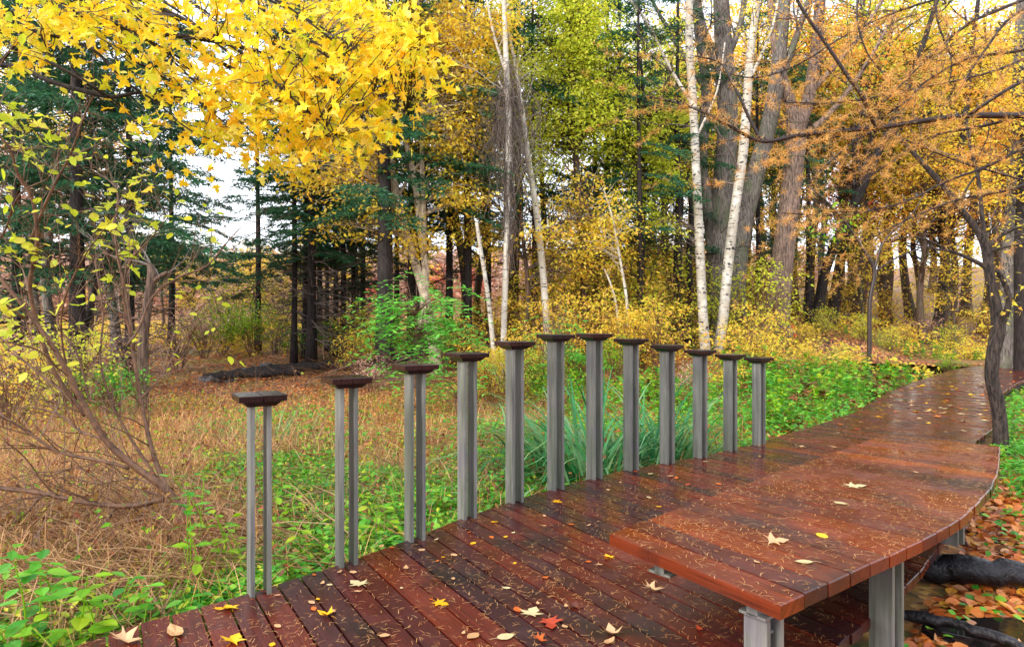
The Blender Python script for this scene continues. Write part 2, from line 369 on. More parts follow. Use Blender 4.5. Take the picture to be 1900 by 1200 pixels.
def twig(mb, a, b, r0, r1, sag=.08, k=5, n=3, jit=.03):
    a = np.asarray(a); b = np.asarray(b); L = np.linalg.norm(b-a)
    t = np.linspace(0, 1, k)[:, None]; p = a*(1-t)+b*t
    p = p+np.array([0, 0, 1])*(sag*L*np.sin(t*math.pi)); p[1:-1] += rng.normal(0, jit*L, (k-2, 3))
    mb.tube(p, np.linspace(r0, r1, k), n, rng.random(), cap=False)
    return p
def wander(mb, p, d, L, r, depth, n=4, up=.1, spread=.6, ends=None, seg=.22, taper=.25):
    """random branching limb; collects its points for the leaves"""
    k = max(3, int(L/seg)); pts = [p]; d = d/np.linalg.norm(d)
    for i in range(k):
        d = d+rng.normal(0, .13, 3)+np.array([0, 0, up*.15]); d /= np.linalg.norm(d); pts.append(pts[-1]+d*L/k)
    pts = np.array(pts); rad = np.linspace(r, r*taper, len(pts)); mb.tube(pts, rad, max(3, n), rng.random(), cap=False)
    if ends is not None: ends.append((pts[-1], d, depth))
    if depth > 0:
        for j in range(rng.integers(2, 5)):
            i = rng.integers(max(1, k//3), k+1); q = pts[i]
            dd = (pts[i]-pts[i-1])/np.linalg.norm(pts[i]-pts[i-1])+rng.normal(0, spread, 3)
            wander(mb, q, dd, L*rng.uniform(.4, .7), rad[i]*.7, depth-1, n-1, up, spread, ends, seg, taper)
    return pts

# ================================================================== THE SETTING
def build_ground():
    xs = np.concatenate([-np.geomspace(600, 14, 40), np.linspace(-13.8, 18, 190), np.geomspace(18.3, 700, 46)])
    ys = np.concatenate([np.linspace(-60, -4, 10), np.linspace(-3.5, 30, 190), np.geomspace(30.4, 900, 70)])
    X, Y = np.meshgrid(xs, ys); Z = g(X, Y)
    V = np.c_[X.ravel(), Y.ravel(), Z.ravel()]; nx, ny = len(xs), len(ys)
    i = np.arange(ny-1)[:, None]*nx+np.arange(nx-1)[None]
    L = np.stack([i, i+1, i+1+nx, i+nx], -1).reshape(-1)
    mb = MB(); mb.add(V, L, np.full((nx-1)*(ny-1), 4), .5)
    return tag(mb.build('ground', M['ground'], smooth=True), kind='structure')
build_ground()

# ---- boardwalk: boards run across, fanning with the curve
POSTPX = [(481, 1098, 730), (643, 1045, 699), (770, 1000, 675), (867, 960, 654), (955, 930, 633), (1031, 907, 620), (1103, 887, 619), (1171, 871, 628),
          (1238, 859, 640), (1299, 848, 649), (1355, 835, 657), (1408, 824, 663)]
def onplane(px, py, h): Z = F*h/(py-HOR); return np.array([(px-950)/F*Z, Z])
POSTS = [onplane(a, b, EYE) for a, b, c in POSTPX]
nrmv = np.array([-.70, .71])
DL = [(-6.5, -1.0), (-4.2, 1.35), (-3.0, 2.5), (-2.15, 3.32), (-1.95, 3.58)]+[tuple(p+nrmv*.03) for p in POSTS]+[(3.65, 9.3), (4.58, 10.26), (5.74, 11.5), (6.93, 13.1), (8.24, 14.9), (9.6, 16.6), (11.2, 18.4), (13.4, 20.9), (15, 22.4), (17.5, 24.2), (26, 28.5)]
DR = [(.8, -3), (.8, 1.0), (.95, 2.2), (1.25, 2.95), (1.65, 3.39), (2.03, 3.75), (2.55, 4.28), (2.9, 4.68), (3.9, 5.85), (4.9, 7.2), (5.99, 8.83), (7.07, 10.0), (8.7, 12.3), (10.3, 14.4), (12.6, 17), (15, 19.3), (19, 21.8), (30, 25)]
DM = [(-1.3, -1.2), (-.7, 1.3), (.25, 3.4), (.85, 4.45), (2.2, 5.95), (4.4, 8.8), (6.2, 10.9), (8.6, 13.9), (11.1, 17), (13.6, 19.6), (16.5, 22.3), (27, 26.5)]
def seg_hit(q, d, poly):
    best = None
    for a, b in zip(poly[:-1], poly[1:]):
        a = np.array(a); e = np.array(b)-a; den = d[0]*e[1]-d[1]*e[0]
        if abs(den) < 1e-9: continue
        w = a-q; t = (w[0]*e[1]-w[1]*e[0])/den; s_ = (w[0]*d[1]-w[1]*d[0])/den
        if t > 0 and -1e-6 <= s_ <= 1+1e-6 and (best is None or t < best): best = t
    return None if best is None else q+d*best
def strips(Lp, Rp, Mp, angf, pitch, gap):
    Mp = smooth_line(Mp, 12); out = []; i = 0; q = Mp[0].copy(); lines = []
    dist = np.concatenate([[0], np.cumsum(np.linalg.norm(np.diff(Mp, axis=0), axis=1))]); s_ = 0
    while s_ < dist[-1]:
        q = np.array([np.interp(s_, dist, Mp[:, 0]), np.interp(s_, dist, Mp[:, 1])])
        q2 = np.array([np.interp(s_+.1, dist, Mp[:, 0]), np.interp(s_+.1, dist, Mp[:, 1])])
        a = math.radians(angf(q[1])); nrm = np.array([math.cos(a), math.sin(a)])
        h = (q2-q); h = h/(np.linalg.norm(h)+1e-9); c = max(.5, float(h@nrm))
        lines.append((q, np.array([-math.sin(a), math.cos(a)]), nrm)); s_ += pitch/c
    for (q0, d0, n0), (q1, d1, n1) in zip(lines[:-1], lines[1:]):
        a0 = q0+n0*gap/2; a1 = q1-n1*gap/2
        L0, L1 = seg_hit(a0, d0, Lp), seg_hit(a1, d1, Lp); R0, R1 = seg_hit(a0, -d0, Rp), seg_hit(a1, -d1, Rp)
        if any(v is None for v in (L0, L1, R0, R1)): continue
        out.append((R0, R1, L1, L0))
    return out
def board_mesh(quads, z0, z1, bev=.004, ragged=.0):
    mb = MB(); 
    for k, (R0, R1, L1, L0) in enumerate(quads):
        j1, j2 = rng.uniform(-ragged, ragged, 2)
        dl = (L0-R0)/np.linalg.norm(L0-R0)
        R0, R1, L1, L0 = R0+dl*j1, R1+dl*j1, L1+dl*j2, L0+dl*j2
        ln = np.linalg.norm(L0-R0); w = np.linalg.norm(R1-R0); off = rng.uniform(0, 50); ov = k*3.17
        uv = [(off, ov), (off, ov+w), (off+ln, ov+w), (off+ln, ov)]
        dz = rng.uniform(-.0015, .0015)
        mb.prism([R0, R1, L1, L0], z0, z1+dz, float(rng.random()), uv, bev)
    return mb
deck_ang = lambda y: float(np.interp(y, [0, 4.5, 7, 9, 16, 22, 27], [31, 31, 33, 37, 44.5, 50, 60]))
deck = empty('boardwalk', (0, 3, 0)); tag(deck, kind='structure')
DQ = strips(DL, DR, DM, deck_ang, .146, .011)
adopt(board_mesh(DQ, -.052, 0, .004, .006).build('deck_boards', M['deck'], None), deck)
mb = MB()
def offset_line(Lp, Rp, f):
    pts = []
    Mq = smooth_line(DM, 6)
    for q in Mq:
        a = math.radians(deck_ang(q[1])); d = np.array([-math.sin(a), math.cos(a)])
        l, r = seg_hit(q, d, Lp), seg_hit(q, -d, Rp)
        if l is None or r is None: continue
        pts.append(l*(1-f)+r*f)
    return np.array(pts)
def ribbon(mb, pts, w, z0, z1):
    pts = np.asarray(pts)
    t = np.gradient(pts, axis=0); t /= np.linalg.norm(t, axis=1)[:, None]; n = np.c_[-t[:, 1], t[:, 0]]*w/2
    for i in range(len(pts)-1):
        mb.prism([pts[i]-n[i], pts[i+1]-n[i+1], pts[i+1]+n[i+1], pts[i]+n[i]], z0, z1, .5, bev=.001)
for f in (.06, .35, .65, .93): ribbon(mb, offset_line(DL, DR, f), .06, -.20, -.054)
adopt(mb.build('deck_joists', M['joist'], None), deck)
mb = MB()
for f in (.08, .91):
    ol = offset_line(DL, DR, f)
    for p in ol[::4]:
        z = float(g(p[0], p[1])); mb.tube([(p[0], p[1], z-.3), (p[0], p[1], -.2)], .05, 10)
adopt(mb.build('deck_footings', M['steel'], None), deck)

# ---- leaf-strewn path beyond the culvert and the dark stream under it
mb = MB()
pa = np.array([(12.6, 26.6), (14.2, 25.7), (15.6, 24.4), (17.6, 23.9), (22, 24.8), (40, 28), (40, 31), (22, 27.4), (16, 26.9), (13.2, 27.8)])
mb.prism(pa, -.12, -.01, .4, None, .02)
o = mb.build('path', M['ground']); tag(o, kind='structure')
mb = MB(); mb.prism([(11.3, 21.6), (15.6, 22.6), (18.0, 23.7), (15.2, 25.6), (13.2, 26.9), (10.6, 25.2)], -.36, -.28, .5, None, .002)
tag(mb.build('stream', M['water']), kind='structure')
mb = MB(); th = np.linspace(0, 2*math.pi, 22, endpoint=False)
mb.prism(np.c_[3.35+.75*np.cos(th)*(1+.2*np.sin(3*th)), 4.12+.26*np.sin(th)*(1+.2*np.cos(2*th))+.0*th], -.36, -.292, .5, None, .002)
tag(mb.build('puddle', M['water']), kind='structure')

# ================================================================== BENCH
BL = [(.518, 3.65), (1.39, 4.52), (2.07, 5.19), (3.72, 6.78)]
BR = [(1.07, 2.739), (1.482, 3.048), (1.613, 3.154), (1.76, 3.26), (1.914, 3.373), (2.036, 3.477), (2.17, 3.571), (2.30, 3.68), (2.506, 3.854), (2.748, 4.093), (3.21, 4.582), (3.64, 5.11), (4.13, 5.78), (4.375, 6.12)]
BLx = [(.3, 3.43)]+BL+[(4.4, 7.4)]; BRx = [(.7, 2.44)]+BR+[(4.75, 6.9)]
bench = empty('bench', (2.2, 4.6, 0), 'long curved bench of wet red-brown planks on grey twin-plate legs, strewn with needles', 'bench')
BZ = .45
def at(poly, f):
    p = np.array(poly); d = np.concatenate([[0], np.cumsum(np.linalg.norm(np.diff(p, axis=0), axis=1))]); s_ = f*d[-1]
    return np.array([np.interp(s_, d, p[:, 0]), np.interp(s_, d, p[:, 1])])
nb = 25; quads = []
# equal divisions of the two long edges give the fanning boards of the seat
for k in range(nb):
    f0, f1 = k/nb, (k+1)/nb
    l0, l1, r0, r1 = at(BL, f0), at(BL, f1), at(BR, f0), at(BR, f1)
    gp = .0055
    eL = (l1-l0)/np.linalg.norm(l1-l0); eR = (r1-r0)/np.linalg.norm(r1-r0)
    quads.append((r0+eR*gp, r1-eR*gp, l1-eL*gp, l0+eL*gp))
BQ = quads
adopt(board_mesh(BQ, BZ-.062, BZ, .005, .003).build('seat_boards', M['bench'], None), bench)
ux = np.array([.508, -.861]); uy = np.array([.861, .508])
for frac in (.27, .80):
    pl = [at(BL, f)*(1-frac)+at(BR, f)*frac for f in np.linspace(.025, .97, 16)]
    mb = MB(); ribbon(mb, np.array(pl), .055, BZ-.155, BZ-.064)
    t = np.gradient(np.array(pl), axis=0); t /= np.linalg.norm(t, axis=1)[:, None]
    for zz in ((BZ-.158, BZ-.146), (BZ-.080, BZ-.0635)):
        ribbon(mb, np.array(pl)-0.0, .13, zz[0], zz[1])
    adopt(mb.build('beam', M['steel'], None), bench)
for frac, fs, zb in ((.80, (.045, .34, .62, .93), -.0), (.27, (.62, .93), 0)):
    for i, f in enumerate(fs):
        c = at(BL, f)*(1-frac)+at(BR, f)*frac
        if frac > .5 and i == 1: c = np.array([1.99, 3.63]); zb2 = -.36
        else: zb2 = .0
        a = math.radians(30.5+7*f); ax = np.array([math.sin(a), -math.cos(a)]); ay = np.array([math.cos(a), math.sin(a)])
        mb = MB()
        for sgn in (-1, 1): mb.box(c+ay*sgn*.045, ax, ay, .062, .012, zb2, BZ-.16 if not (frac > .5 and i == 1) else BZ-.064)
        for zz in ((.06, .075), (.2, .215)): mb.box(c, ax, ay, .03, .032, zz[0]+zb2, zz[1]+zb2)
        adopt(mb.build('leg', M['steel'], None), bench)

# ================================================================== POSTS
def make_post(i):
    p = POSTS[i]; top = EYE-(POSTPX[i][2]-HOR)/F*p[1]
    a = math.radians(float(np.interp(p[1], [4, 9], [31, 36]))); ax = np.array([-math.sin(a), math.cos(a)]); ay = np.array([math.cos(a), math.sin(a)])
    lab = ['leftmost grey twin-bar post, with a wide gap between its bars', 'second post from the left, narrow gap between its two grey bars',
           'third post from the left, only a slit of green between its bars', 'fourth post from the left, its two grey bars nearly touching',
           'fifth post from the left, tall with dark wooden cap', 'sixth post from the left, left-hand of the two tallest', 'seventh post from the left, right-hand of the two tallest',
           'eighth post from the left, in front of the strap-leaved clump', 'fourth post from the right, at right side of the strap-leaved clump',
           'third post from the right, below the left white birch', 'second post from the right, slim and grey', 'rightmost and farthest grey post on the deck edge'][i]
    e = empty('capped_post', (p[0], p[1], 0), lab, 'post', 'row of capped posts along the deck edge')
    for sgn in (-1, 1):
        mb = MB(); mb.box(p+ay*sgn*.046, ax, ay, .058, .0125, -.02, top-.066, rng.random(), .002); adopt(mb.build('bar', M['steel'], None), e)
    mb = MB(); 
    for sgn in (-1, 1): 
        mb.box(p+ax*.0+ay*sgn*.0665, ay, ax, .0655, .128, top-.036, top+rng.uniform(-.002, .002), rng.random(), .004, .97)
    mb.box(p, ay, ax, .108, .105, top-.067, top-.0365, rng.random(), .001, .72)
    adopt(mb.build('cap', M['cap'], None), e)
for i in range(12): make_post(i)

# ================================================================== DECK LITTER
def in_poly(p, poly):
    x, y = p; c = False; n = len(poly)
    for i in range(n):
        x0, y0 = poly[i]; x1, y1 = poly[(i+1) % n]
        if (y0 > y) != (y1 > y) and x < (x1-x0)*(y-y0)/(y1-y0)+x0: c = not c
    return c
DPOLY = DL+DR[::-1]; BPOLY = BL+BR[::-1]
def np_in(P_, poly):
    x, y = P_[:, 0], P_[:, 1]; c = np.zeros(len(P_), bool); n = len(poly)
    for i in range(n):
        x0, y0 = poly[i]; x1, y1 = poly[(i+1) % n]
        if y0 == y1: continue
        k = ((y0 > y) != (y1 > y)) & (x < (x1-x0)*(y-y0)/(y1-y0)+x0); c ^= k
    return c
def needles(pts, z, name):
    n = len(pts); mb = MB(); s = rng.uniform(.45, 1.25, n)*.040
    a = rng.uniform(0, 2*math.pi, n); bend = rng.normal(0, .18, n); w = rng.uniform(.0007, .0013, n)
    k = 4; V = np.zeros((n, k, 2, 3)); 
    pos = np.c_[pts, np.full(n, z)]; ang = a.copy(); cur = pos.copy()
    lift = rng.uniform(0, .006, n)
    for j in range(k):
        d = np.c_[np.cos(ang), np.sin(ang), np.zeros(n)]; nn_ = np.c_[-d[:, 1], d[:, 0], d[:, 2]]
        c2 = cur.copy(); c2[:, 2] = z+.0025+lift*math.sin(j/(k-1)*math.pi)
        V[:, j, 0] = c2-nn_*w[:, None]; V[:, j, 1] = c2+nn_*w[:, None]
        cur = cur+d*(s/(k-1))[:, None]; ang = ang+bend
    base = np.arange(n)[:, None]*(2*k)
    L = np.stack([np.stack([base[:, 0]+2*j, base[:, 0]+2*j+1, base[:, 0]+2*j+3, base[:, 0]+2*j+2], -1) for j in range(k-1)], 1).reshape(-1)
    mb.add(V.reshape(-1, 3), L, np.full(n*(k-1), 4), np.repeat(rng.random(n), k-1))
    return mb.build(name, M['needle'])
def clumped(poly, n, x0, x1, y0, y1, gam=1.0):
    out = np.zeros((0, 2))
    while len(out) < n:
        q = np.c_[rng.uniform(x0, x1, n), y0+(y1-y0)*rng.random(n)**gam]
        d = .5+.5*np.sin(q[:, 0]*2.3+np.sin(q[:, 1]*1.7)*2)*np.cos(q[:, 1]*2.9+1)
        q = q[np_in(q, poly) & (rng.random(n) < .3+.7*d)]; out = np.vstack([out, q])
    return out[:n]
tag(needles(clumped(DPOLY, 12500, -2.5, 9, 2.6, 13, 1.2), 0, 'fallen_needles'), 'tan larch needles sprinkled over the deck boards', 'needles', kind='stuff')
tag(needles(clumped(BPOLY, 3600, .4, 4.5, 2.7, 6.9), BZ, 'fallen_needles'), 'tan larch needles sprinkled over the bench seat', 'needles', kind='stuff')

CN = {'p': ('pale tan', 'd8b48a', 'c89a6c'), 'y': ('bright yellow', 'f0c020', 'e0a010'), 'o': ('orange', 'd8782c', 'c05a20'), 'w': ('cream white', 'd8cca0', 'c8b484'), 'b': ('dark brown', '5a2a1c', '7a3a22'), 'r': ('rusty red', 'c0502c', 'a83c24')}
LM = {}
for k, (nm, c1, c2) in CN.items(): LM[k] = leafmat('fallen_leaf_'+nm.replace(' ', '_'), [c1, c2, c1], .2, .35)
PROTO = {}
def leaf_proto(col, shape, cur):
    key = (col, shape, cur)
    if key in PROTO: return PROTO[key]
    tv, tf = {'m': MAPLE, 'r': ROUND}[shape]
    v = tv.copy(); v[:, 0] -= .45; r2 = v[:, 0]**2+v[:, 1]**2
    v[:, 2] = [0.10, .35, .7][cur]*r2*(1 if cur != 1 else np.sign(v[:, 1])*.6+.6)+.03+.05*np.sin(v[:, 0]*9)*np.cos(v[:, 1]*7)*(cur > 0)
    if cur == 2: v[:, 1] *= .7
    v[:, 2] -= v[:, 2].min()-.02
    # a real thickness and a stalk
    n = len(v); mb = MB(); L = []; sz = []
    V = np.concatenate([v, v-[0, 0, .012]])
    for f in tf: L += list(f); sz.append(3)
    for f in tf: L += [i+n for i in f[::-1]]; sz.append(3)
    mb.add(V, L, sz, float(rng.random()))
    mb.tube([(-.45, 0, .05), (-.65, .03, .04), (-.85, .1, .02)], [.012, .01, .008], 4)
    me = mb.build('fallen_leaf', LM[col]); PROTO[key] = me.data; bpy.data.objects.remove(me); return PROTO[key]
PN = ['leftmost', 'second', 'third', 'fourth', 'fifth', 'sixth', 'seventh', 'eighth', 'ninth', 'tenth', 'eleventh', 'last']
def leaf_label(p, col, shape, onb, cur):
    nm = CN[col][0]; kind = 'maple leaf' if shape == 'm' else ('curled leaf' if cur == 2 else 'leaf')
    if onb:
        f = min(range(nb), key=lambda k: np.linalg.norm((np.array(BQ[k][0])+BQ[k][2])/2-p))
        return f'{nm} {kind} lying on seat board {f+1} of the bench from its near end'
    if p[1] > 9.0:
        l = np.interp(p[1], [a[1] for a in DL], [a[0] for a in DL]); r = np.interp(p[1], [a[1] for a in DR], [a[0] for a in DR]); f = (p[0]-l)/(r-l)
        side = ['left edge', 'left of centre', 'centre', 'right of centre', 'right edge'][min(4, max(0, int(f*5)))]
        far = 'just beyond the bench' if p[1] < 12 else ('near the crooked tree' if p[1] < 15 else ('halfway to the water' if p[1] < 18.5 else 'close to the water'))
        return f'small {nm} {kind} on far deck, {side}, {far}'
    d = [np.linalg.norm(q-p) for q in POSTS]; i = int(np.argmin(d))
    where = 'at the foot of' if d[i] < .35 else ('on boards near' if d[i] < 1.1 else 'mid-deck, level with')
    return f'{nm} {kind} {where} the {PN[i]} post from the left'
LEAFPX = [(408, 1131, 'y', 'r', 2, 1.3), (425, 1128, 'y', 'm', 1, 1.3), (240, 1192, 'p', 'm', 2, 2.2), (325, 1175, 'p', 'r', 2, 3.0), (435, 1187, 'y', 'm', 1, 1.6), (515, 1162, 'p', 'r', 1, .9),
 (505, 1196, 'y', 'r', 0, .9), (582, 1130, 'o', 'r', 1, .9), (590, 1112, 'y', 'r', 1, .7), (578, 1118, 'p', 'r', 1, .9), (603, 1142, 'y', 'm', 2, 1.5), (617, 1135, 'p', 'r', 2, 1.2), (515, 1105, 'p', 'r', 2, .8), (490, 1099, 'r', 'r', 2, .9),
 (630, 1062, 'p', 'r', 2, 1.1), (655, 1062, 'p', 'r', 1, 1.0), (612, 1085, 'w', 'r', 0, .8), (598, 1083, 'p', 'r', 2, 1.1), (662, 1082, 'w', 'm', 0, 1.7), (664, 1098, 'p', 'r', 2, 1.0), (583, 1067, 'o', 'r', 1, .8), (745, 1091, 'w', 'r', 0, .6),
 (708, 1013, 'p', 'r', 0, 1.1), (727, 1016, 'o', 'r', 0, .9), (782, 1021, 'p', 'r', 1, 1.1), (753, 1055, 'p', 'r', 2, 1.4), (809, 1002, 'w', 'r', 2, .9), (842, 1030, 'p', 'r', 1, 1.0), (822, 1034, 'y', 'r', 1, .6), (812, 1041, 'o', 'r', 1, .6), (841, 1074, 'p', 'r', 1, .7),
 (820, 1120, 'y', 'm', 0, 1.3), (713, 1180, 'p', 'r', 1, 1.3), (800, 1112, 'o', 'r', 0, .5), (878, 1008, 'y', 'r', 0, 1.1), (871, 988, 'o', 'r', 1, .7), (912, 997, 'o', 'r', 1, .9), (938, 996, 'y', 'r', 0, .8), (952, 989, 'w', 'r', 2, .9), (916, 969, 'y', 'm', 0, .9),
 (904, 1058, 'b', 'r', 1, 1.1), (940, 1092, 'w', 'r', 2, 1.1), (955, 1045, 'y', 'r', 0, .7), (960, 1131, 'o', 'r', 0, 1.3), (988, 1135, 'w', 'm', 0, 1.7), (998, 1120, 'p', 'r', 2, .8), (1022, 1160, 'r', 'm', 1, 1.6), (1048, 1163, 'p', 'r', 1, .9), (1012, 1072, 'o', 'r', 1, 1.0), (878, 1180, 'p', 'r', 0, 1.7), (860, 1175, 'p', 'r', 2, .8), (937, 1182, 'w', 'r', 0, 1.9),
 (1035, 931, 'y', 'm', 0, 1.3), (1010, 957, 'p', 'r', 1, .8), (1010, 976, 'p', 'r', 2, .8), (1060, 973, 'o', 'r', 0, 1.0), (1092, 975, 'p', 'r', 2, .9), (1128, 909, 'p', 'r', 1, .8), (1130, 908, 'w', 'r', 0, .5), (1151, 895, 'p', 'r', 0, .9), (1204, 880, 'p', 'r', 2, .9), (1180, 875, 'r', 'r', 0, 1.3), (1207, 879, 'w', 'r', 0, 1.2), (1243, 884, 'p', 'r', 2, 1.5), (1255, 887, 'o', 'r', 1, 1.2),
 (1222, 940, 'y', 'r', 0, 1.0), (1204, 923, 'w', 'r', 0, 1.1), (1275, 900, 'r', 'r', 2, 1.3), (1333, 898, 'o', 'r', 1, 1.2), (1360, 912, 'w', 'm', 0, 1.9), (1302, 927, 'p', 'r', 0, .8), (1305, 935, 'p', 'r', 2, 1.0), (1217, 857, 'p', 'r', 2, .6), (1310, 857, 'w', 'r', 2, 1.3), (1378, 837, 'r', 'r', 1, 1.1), (1408, 827, 'p', 'r', 0, 1.1), (1410, 847, 'y', 'r', 2, 1.0), (1125, 1036, 'o', 'r', 1, .9), (1128, 1033, 'y', 'm', 1, 1.1), (1092, 1042, 'o', 'r', 0, .9), (1112, 1048, 'p', 'r', 2, .9),
 (1012, 1152, 'r', 'r', 1, 1.0), (1050, 1125, 'p', 'r', 2, .9), (1068, 1125, 'b', 'm', 1, 1.3), (1215, 1095, 'p', 'm', 2, 1.6), (1298, 1168, 'r', 'r', 2, 1.2), (1135, 1175, 'p', 'm', 2, 1.8), (1130, 1192, 'p', 'r', 2, 1.6), (1005, 1190, 'o', 'm', 2, 1.2),
 (1470, 813, 'y', 'r', 0, 1.4), (1486, 829, 'p', 'm', 1, 1.9), (1547, 830, 'p', 'r', 2, 1.7), (1600, 829, 'w', 'r', 0, 2.0), (1555, 803, 'w', 'r', 0, 1.2), (1560, 788, 'o', 'm', 1, 1.5), (1597, 783, 'p', 'r', 1, 1.3), (1630, 773, 'y', 'm', 0, 2.2), (1642, 768, 'y', 'r', 0, 1.4), (1640, 753, 'y', 'r', 0, 1.7), (1650, 755, 'w', 'r', 0, 1.5), (1664, 764, 'o', 'm', 1, 1.5), (1662, 778, 'p', 'r', 0, 1.3), (1733, 764, 'y', 'r', 0, 2.4), (1785, 782, 'p', 'm', 1, 2.2), (1740, 790, 'r', 'r', 1, 1.4), (1818, 801, 'y', 'r', 0, 1.8), (1755, 801, 'w', 'r', 0, 1.3), (1793, 760, 'y', 'r', 0, 1.6), (1830, 775, 'y', 'm', 0, 2.4), (1723, 742, 'y', 'r', 0, 2.0), (1745, 756, 'w', 'r', 0, 2.0), (1714, 716, 'y', 'm', 1, 2.6), (1690, 718, 'w', 'r', 0, 2.6), (1820, 718, 'p', 'm', 1, 2.6), (1815, 732, 'w', 'r', 0, 2.4), (1665, 731, 'w', 'r', 0, 2.4), (1790, 706, 'o', 'r', 0, 2.2), (1738, 706, 'p', 'r', 0, 2.4), (1785, 690, 'w', 'r', 0, 2.6), (1812, 690, 'p', 'r', 0, 2.6), (1760, 695, 'w', 'r', 0, 2.4)]
BLEAF = [(1443, 1005, 'p', 'm', 1, 1.7), (1525, 995, 'y', 'r', 1, 1.4), (1493, 1043, 'w', 'r', 0, 1.6), (1405, 1044, 'p', 'r', 2, .8), (1590, 902, 'w', 'm', 0, 1.9), (1559, 934, 'w', 'r', 0, 1.8), (1793, 843, 'b', 'r', 1, 1.0), (1700, 877, 'p', 'r', 2, .9), (1800, 833, 'p', 'r', 0, 1.2)]
def put_leaf(p, z, col, shape, cur, s, onb):
    me = leaf_proto(col, shape, cur)
    o = bpy.data.objects.new('fallen_leaf', me); COL.objects.link(o)
    o.location = (p[0], p[1], z+.001); o.rotation_euler = (rng.uniform(-.06, .06), rng.uniform(-.06, .06), rng.uniform(0, 6.28)); o.scale = (s, s, s)
    tag(o, leaf_label(np.array(p), col, shape, onb, cur), 'leaf', 'fallen leaves on the bench' if onb else 'fallen leaves on the deck')
for px, py, c, sh, cu, s in LEAFPX:
    p = onplane(px, py, EYE); put_leaf(p, 0.002, c, sh, cu, .052*s*(1.25 if sh == 'm' else 1)*(1 if p[1] < 9 else .8), False)
for px, py, c, sh, cu, s in BLEAF:
    p = onplane(px, py, EYE-BZ); put_leaf(p, BZ+.002, c, sh, cu, .052*s*(1.2 if sh == 'm' else 1), True)
for k in range(170):
    y = rng.uniform(9.5, 22); f = rng.random()
    l = np.interp(y, [p[1] for p in DL], [p[0] for p in DL]); r = np.interp(y, [p[1] for p in DR], [p[0] for p in DR])
    put_leaf((l+(r-l)*(.04+.92*f), y), .002, rng.choice(list('ppwwyyoor')), rng.choice(list('rrm')), int(rng.integers(0, 2)), rng.uniform(.06, .12), False)
# ================================================================== GROUND COVER (uncountable)
def scatter(n, u0, u1, Y0, Y1, gam=1.0, deck=.05):
    """random ground points, denser near the viewpoint"""
    out = np.zeros((0, 2)); 
    while len(out) < n:
        Y = Y0*(Y1/Y0)**(rng.random(n)**gam); u = rng.uniform(u0, u1, n); q = np.c_[u*Y, Y]
        out = np.vstack([out, q[~np_in(q, DPOLYX)]])
    return out[:n]
_dl = [(x-.05, y+.05) for x, y in DL]; _dr = [(x+.03, y-.03) for x, y in DR]
DPOLYX = _dl+_dr[::-1]
GREEN = [(-2.3, 3.8, .6, .9), (-3.0, 3.9, .6, .7), (-1.0, 5.6, .9, .6), (-.6, 6.2, .9, 1.7), (.2, 7.1, .8, 1.7), (-.3, 5.6, .35, 1.2), (-1.2, 7.6, .8, 1.0), (-1.6, 5.2, .6, .8), (-.4, 9.0, 1.2, .9), (-2.6, 8.5, 1.2, .6), (1.0, 9.5, .9, .7), (-.9, 4.8, .5, 1.3), (-1.6, 4.6, .5, 1.0), (-1.0, 6.6, .6, 1.2), (.9, 8.0, .6, 1.5), (-1.4, 5.9, .6, 1.3), (-2.2, 7.8, .8, .9), (.3, 10.5, 1.5, .7), (-3.8, 12, 1.5, .5), (3.2, 11, 1.2, .8), (1.6, 8.8, .6, 1.2), (-2.0, 6.6, .7, .9), (-3.4, 9.0, 1.2, .5), (2.2, 9.2, 1.0, .6),
         (4.0, 9.6, .7, 1.4), (4.6, 10.6, .6, 1.4), (3.2, 9.3, .5, .9), (5.3, 12.2, 1.4, 1.6), (7.2, 14.6, 1.5, 1.6), (8.8, 17.5, 1.8, 1.6), (11, 20.5, 1.6, 1.6), (5, 15, 2.5, 1.3), (8, 19, 2.5, 1.3), (3.0, 12.5, 1.2, .5), (7.4, 9.4, 1.0, 1.8), (8.8, 10.6, 1.3, 1.8), (6.2, 7.6, .7, 1.6), (5.4, 6.2, .5, 1.3), (10, 12.6, 1.6, 1.7), (12.8, 14.8, 1.6, 1.6), (5.9, 6.9, .5, 1.6), (2.0, 15, 3, .5), (14, 26, 3, .9), (19, 28, 4, .8), (9, 25, 4, .8)]
def green_density(q):
    d = np.zeros(len(q))
    for x, y, r, a in GREEN: d += a*np.exp(-((q[:, 0]-x)**2+(q[:, 1]-y)**2)/(r*r))
    n = .5+.5*np.sin(q[:, 0]*2.1+1.7*np.sin(q[:, 1]*1.3))*np.cos(q[:, 1]*1.9+np.sin(q[:, 0]))
    return d*(.42+.8*n*n)*np.where(q[:, 0] < 2, .95, 1)+.08*n*(q[:, 1] < 14)
def gz(q): return g(q[:, 0], q[:, 1])
# fallen leaves over the forest floor
q = scatter(52000, -.85, .9, 3.0, 34, .8)
mb = MB(); dens = (.6+.4*(np.abs(q[:, 1]-17) < 6))*np.where((q[:, 0] < 1.5) & (q[:, 1] < 9), .8, 1)
q = q[rng.random(len(q)) < dens]
pz = np.c_[q, gz(q)+rng.uniform(.0, .03, len(q))]
near = q[:, 1] < 8
leaves(mb, pz[near], .075, ROUND, .35, .1); leaves(mb, pz[~near], .11, OVAL, .45, .1)
q = np.c_[rng.uniform(1.4, 6.5, 9000), rng.uniform(2.6, 7.5, 9000)]; q = q[~np_in(q, DPOLY)]
leaves(mb, np.c_[q, gz(q)+rng.uniform(.0, .04, len(q))], .095, ROUND, .4, .1)
tag(mb.build('leaf_litter', M['litter']), 'brown and orange fallen leaves covering the forest floor', 'leaves', kind='stuff')
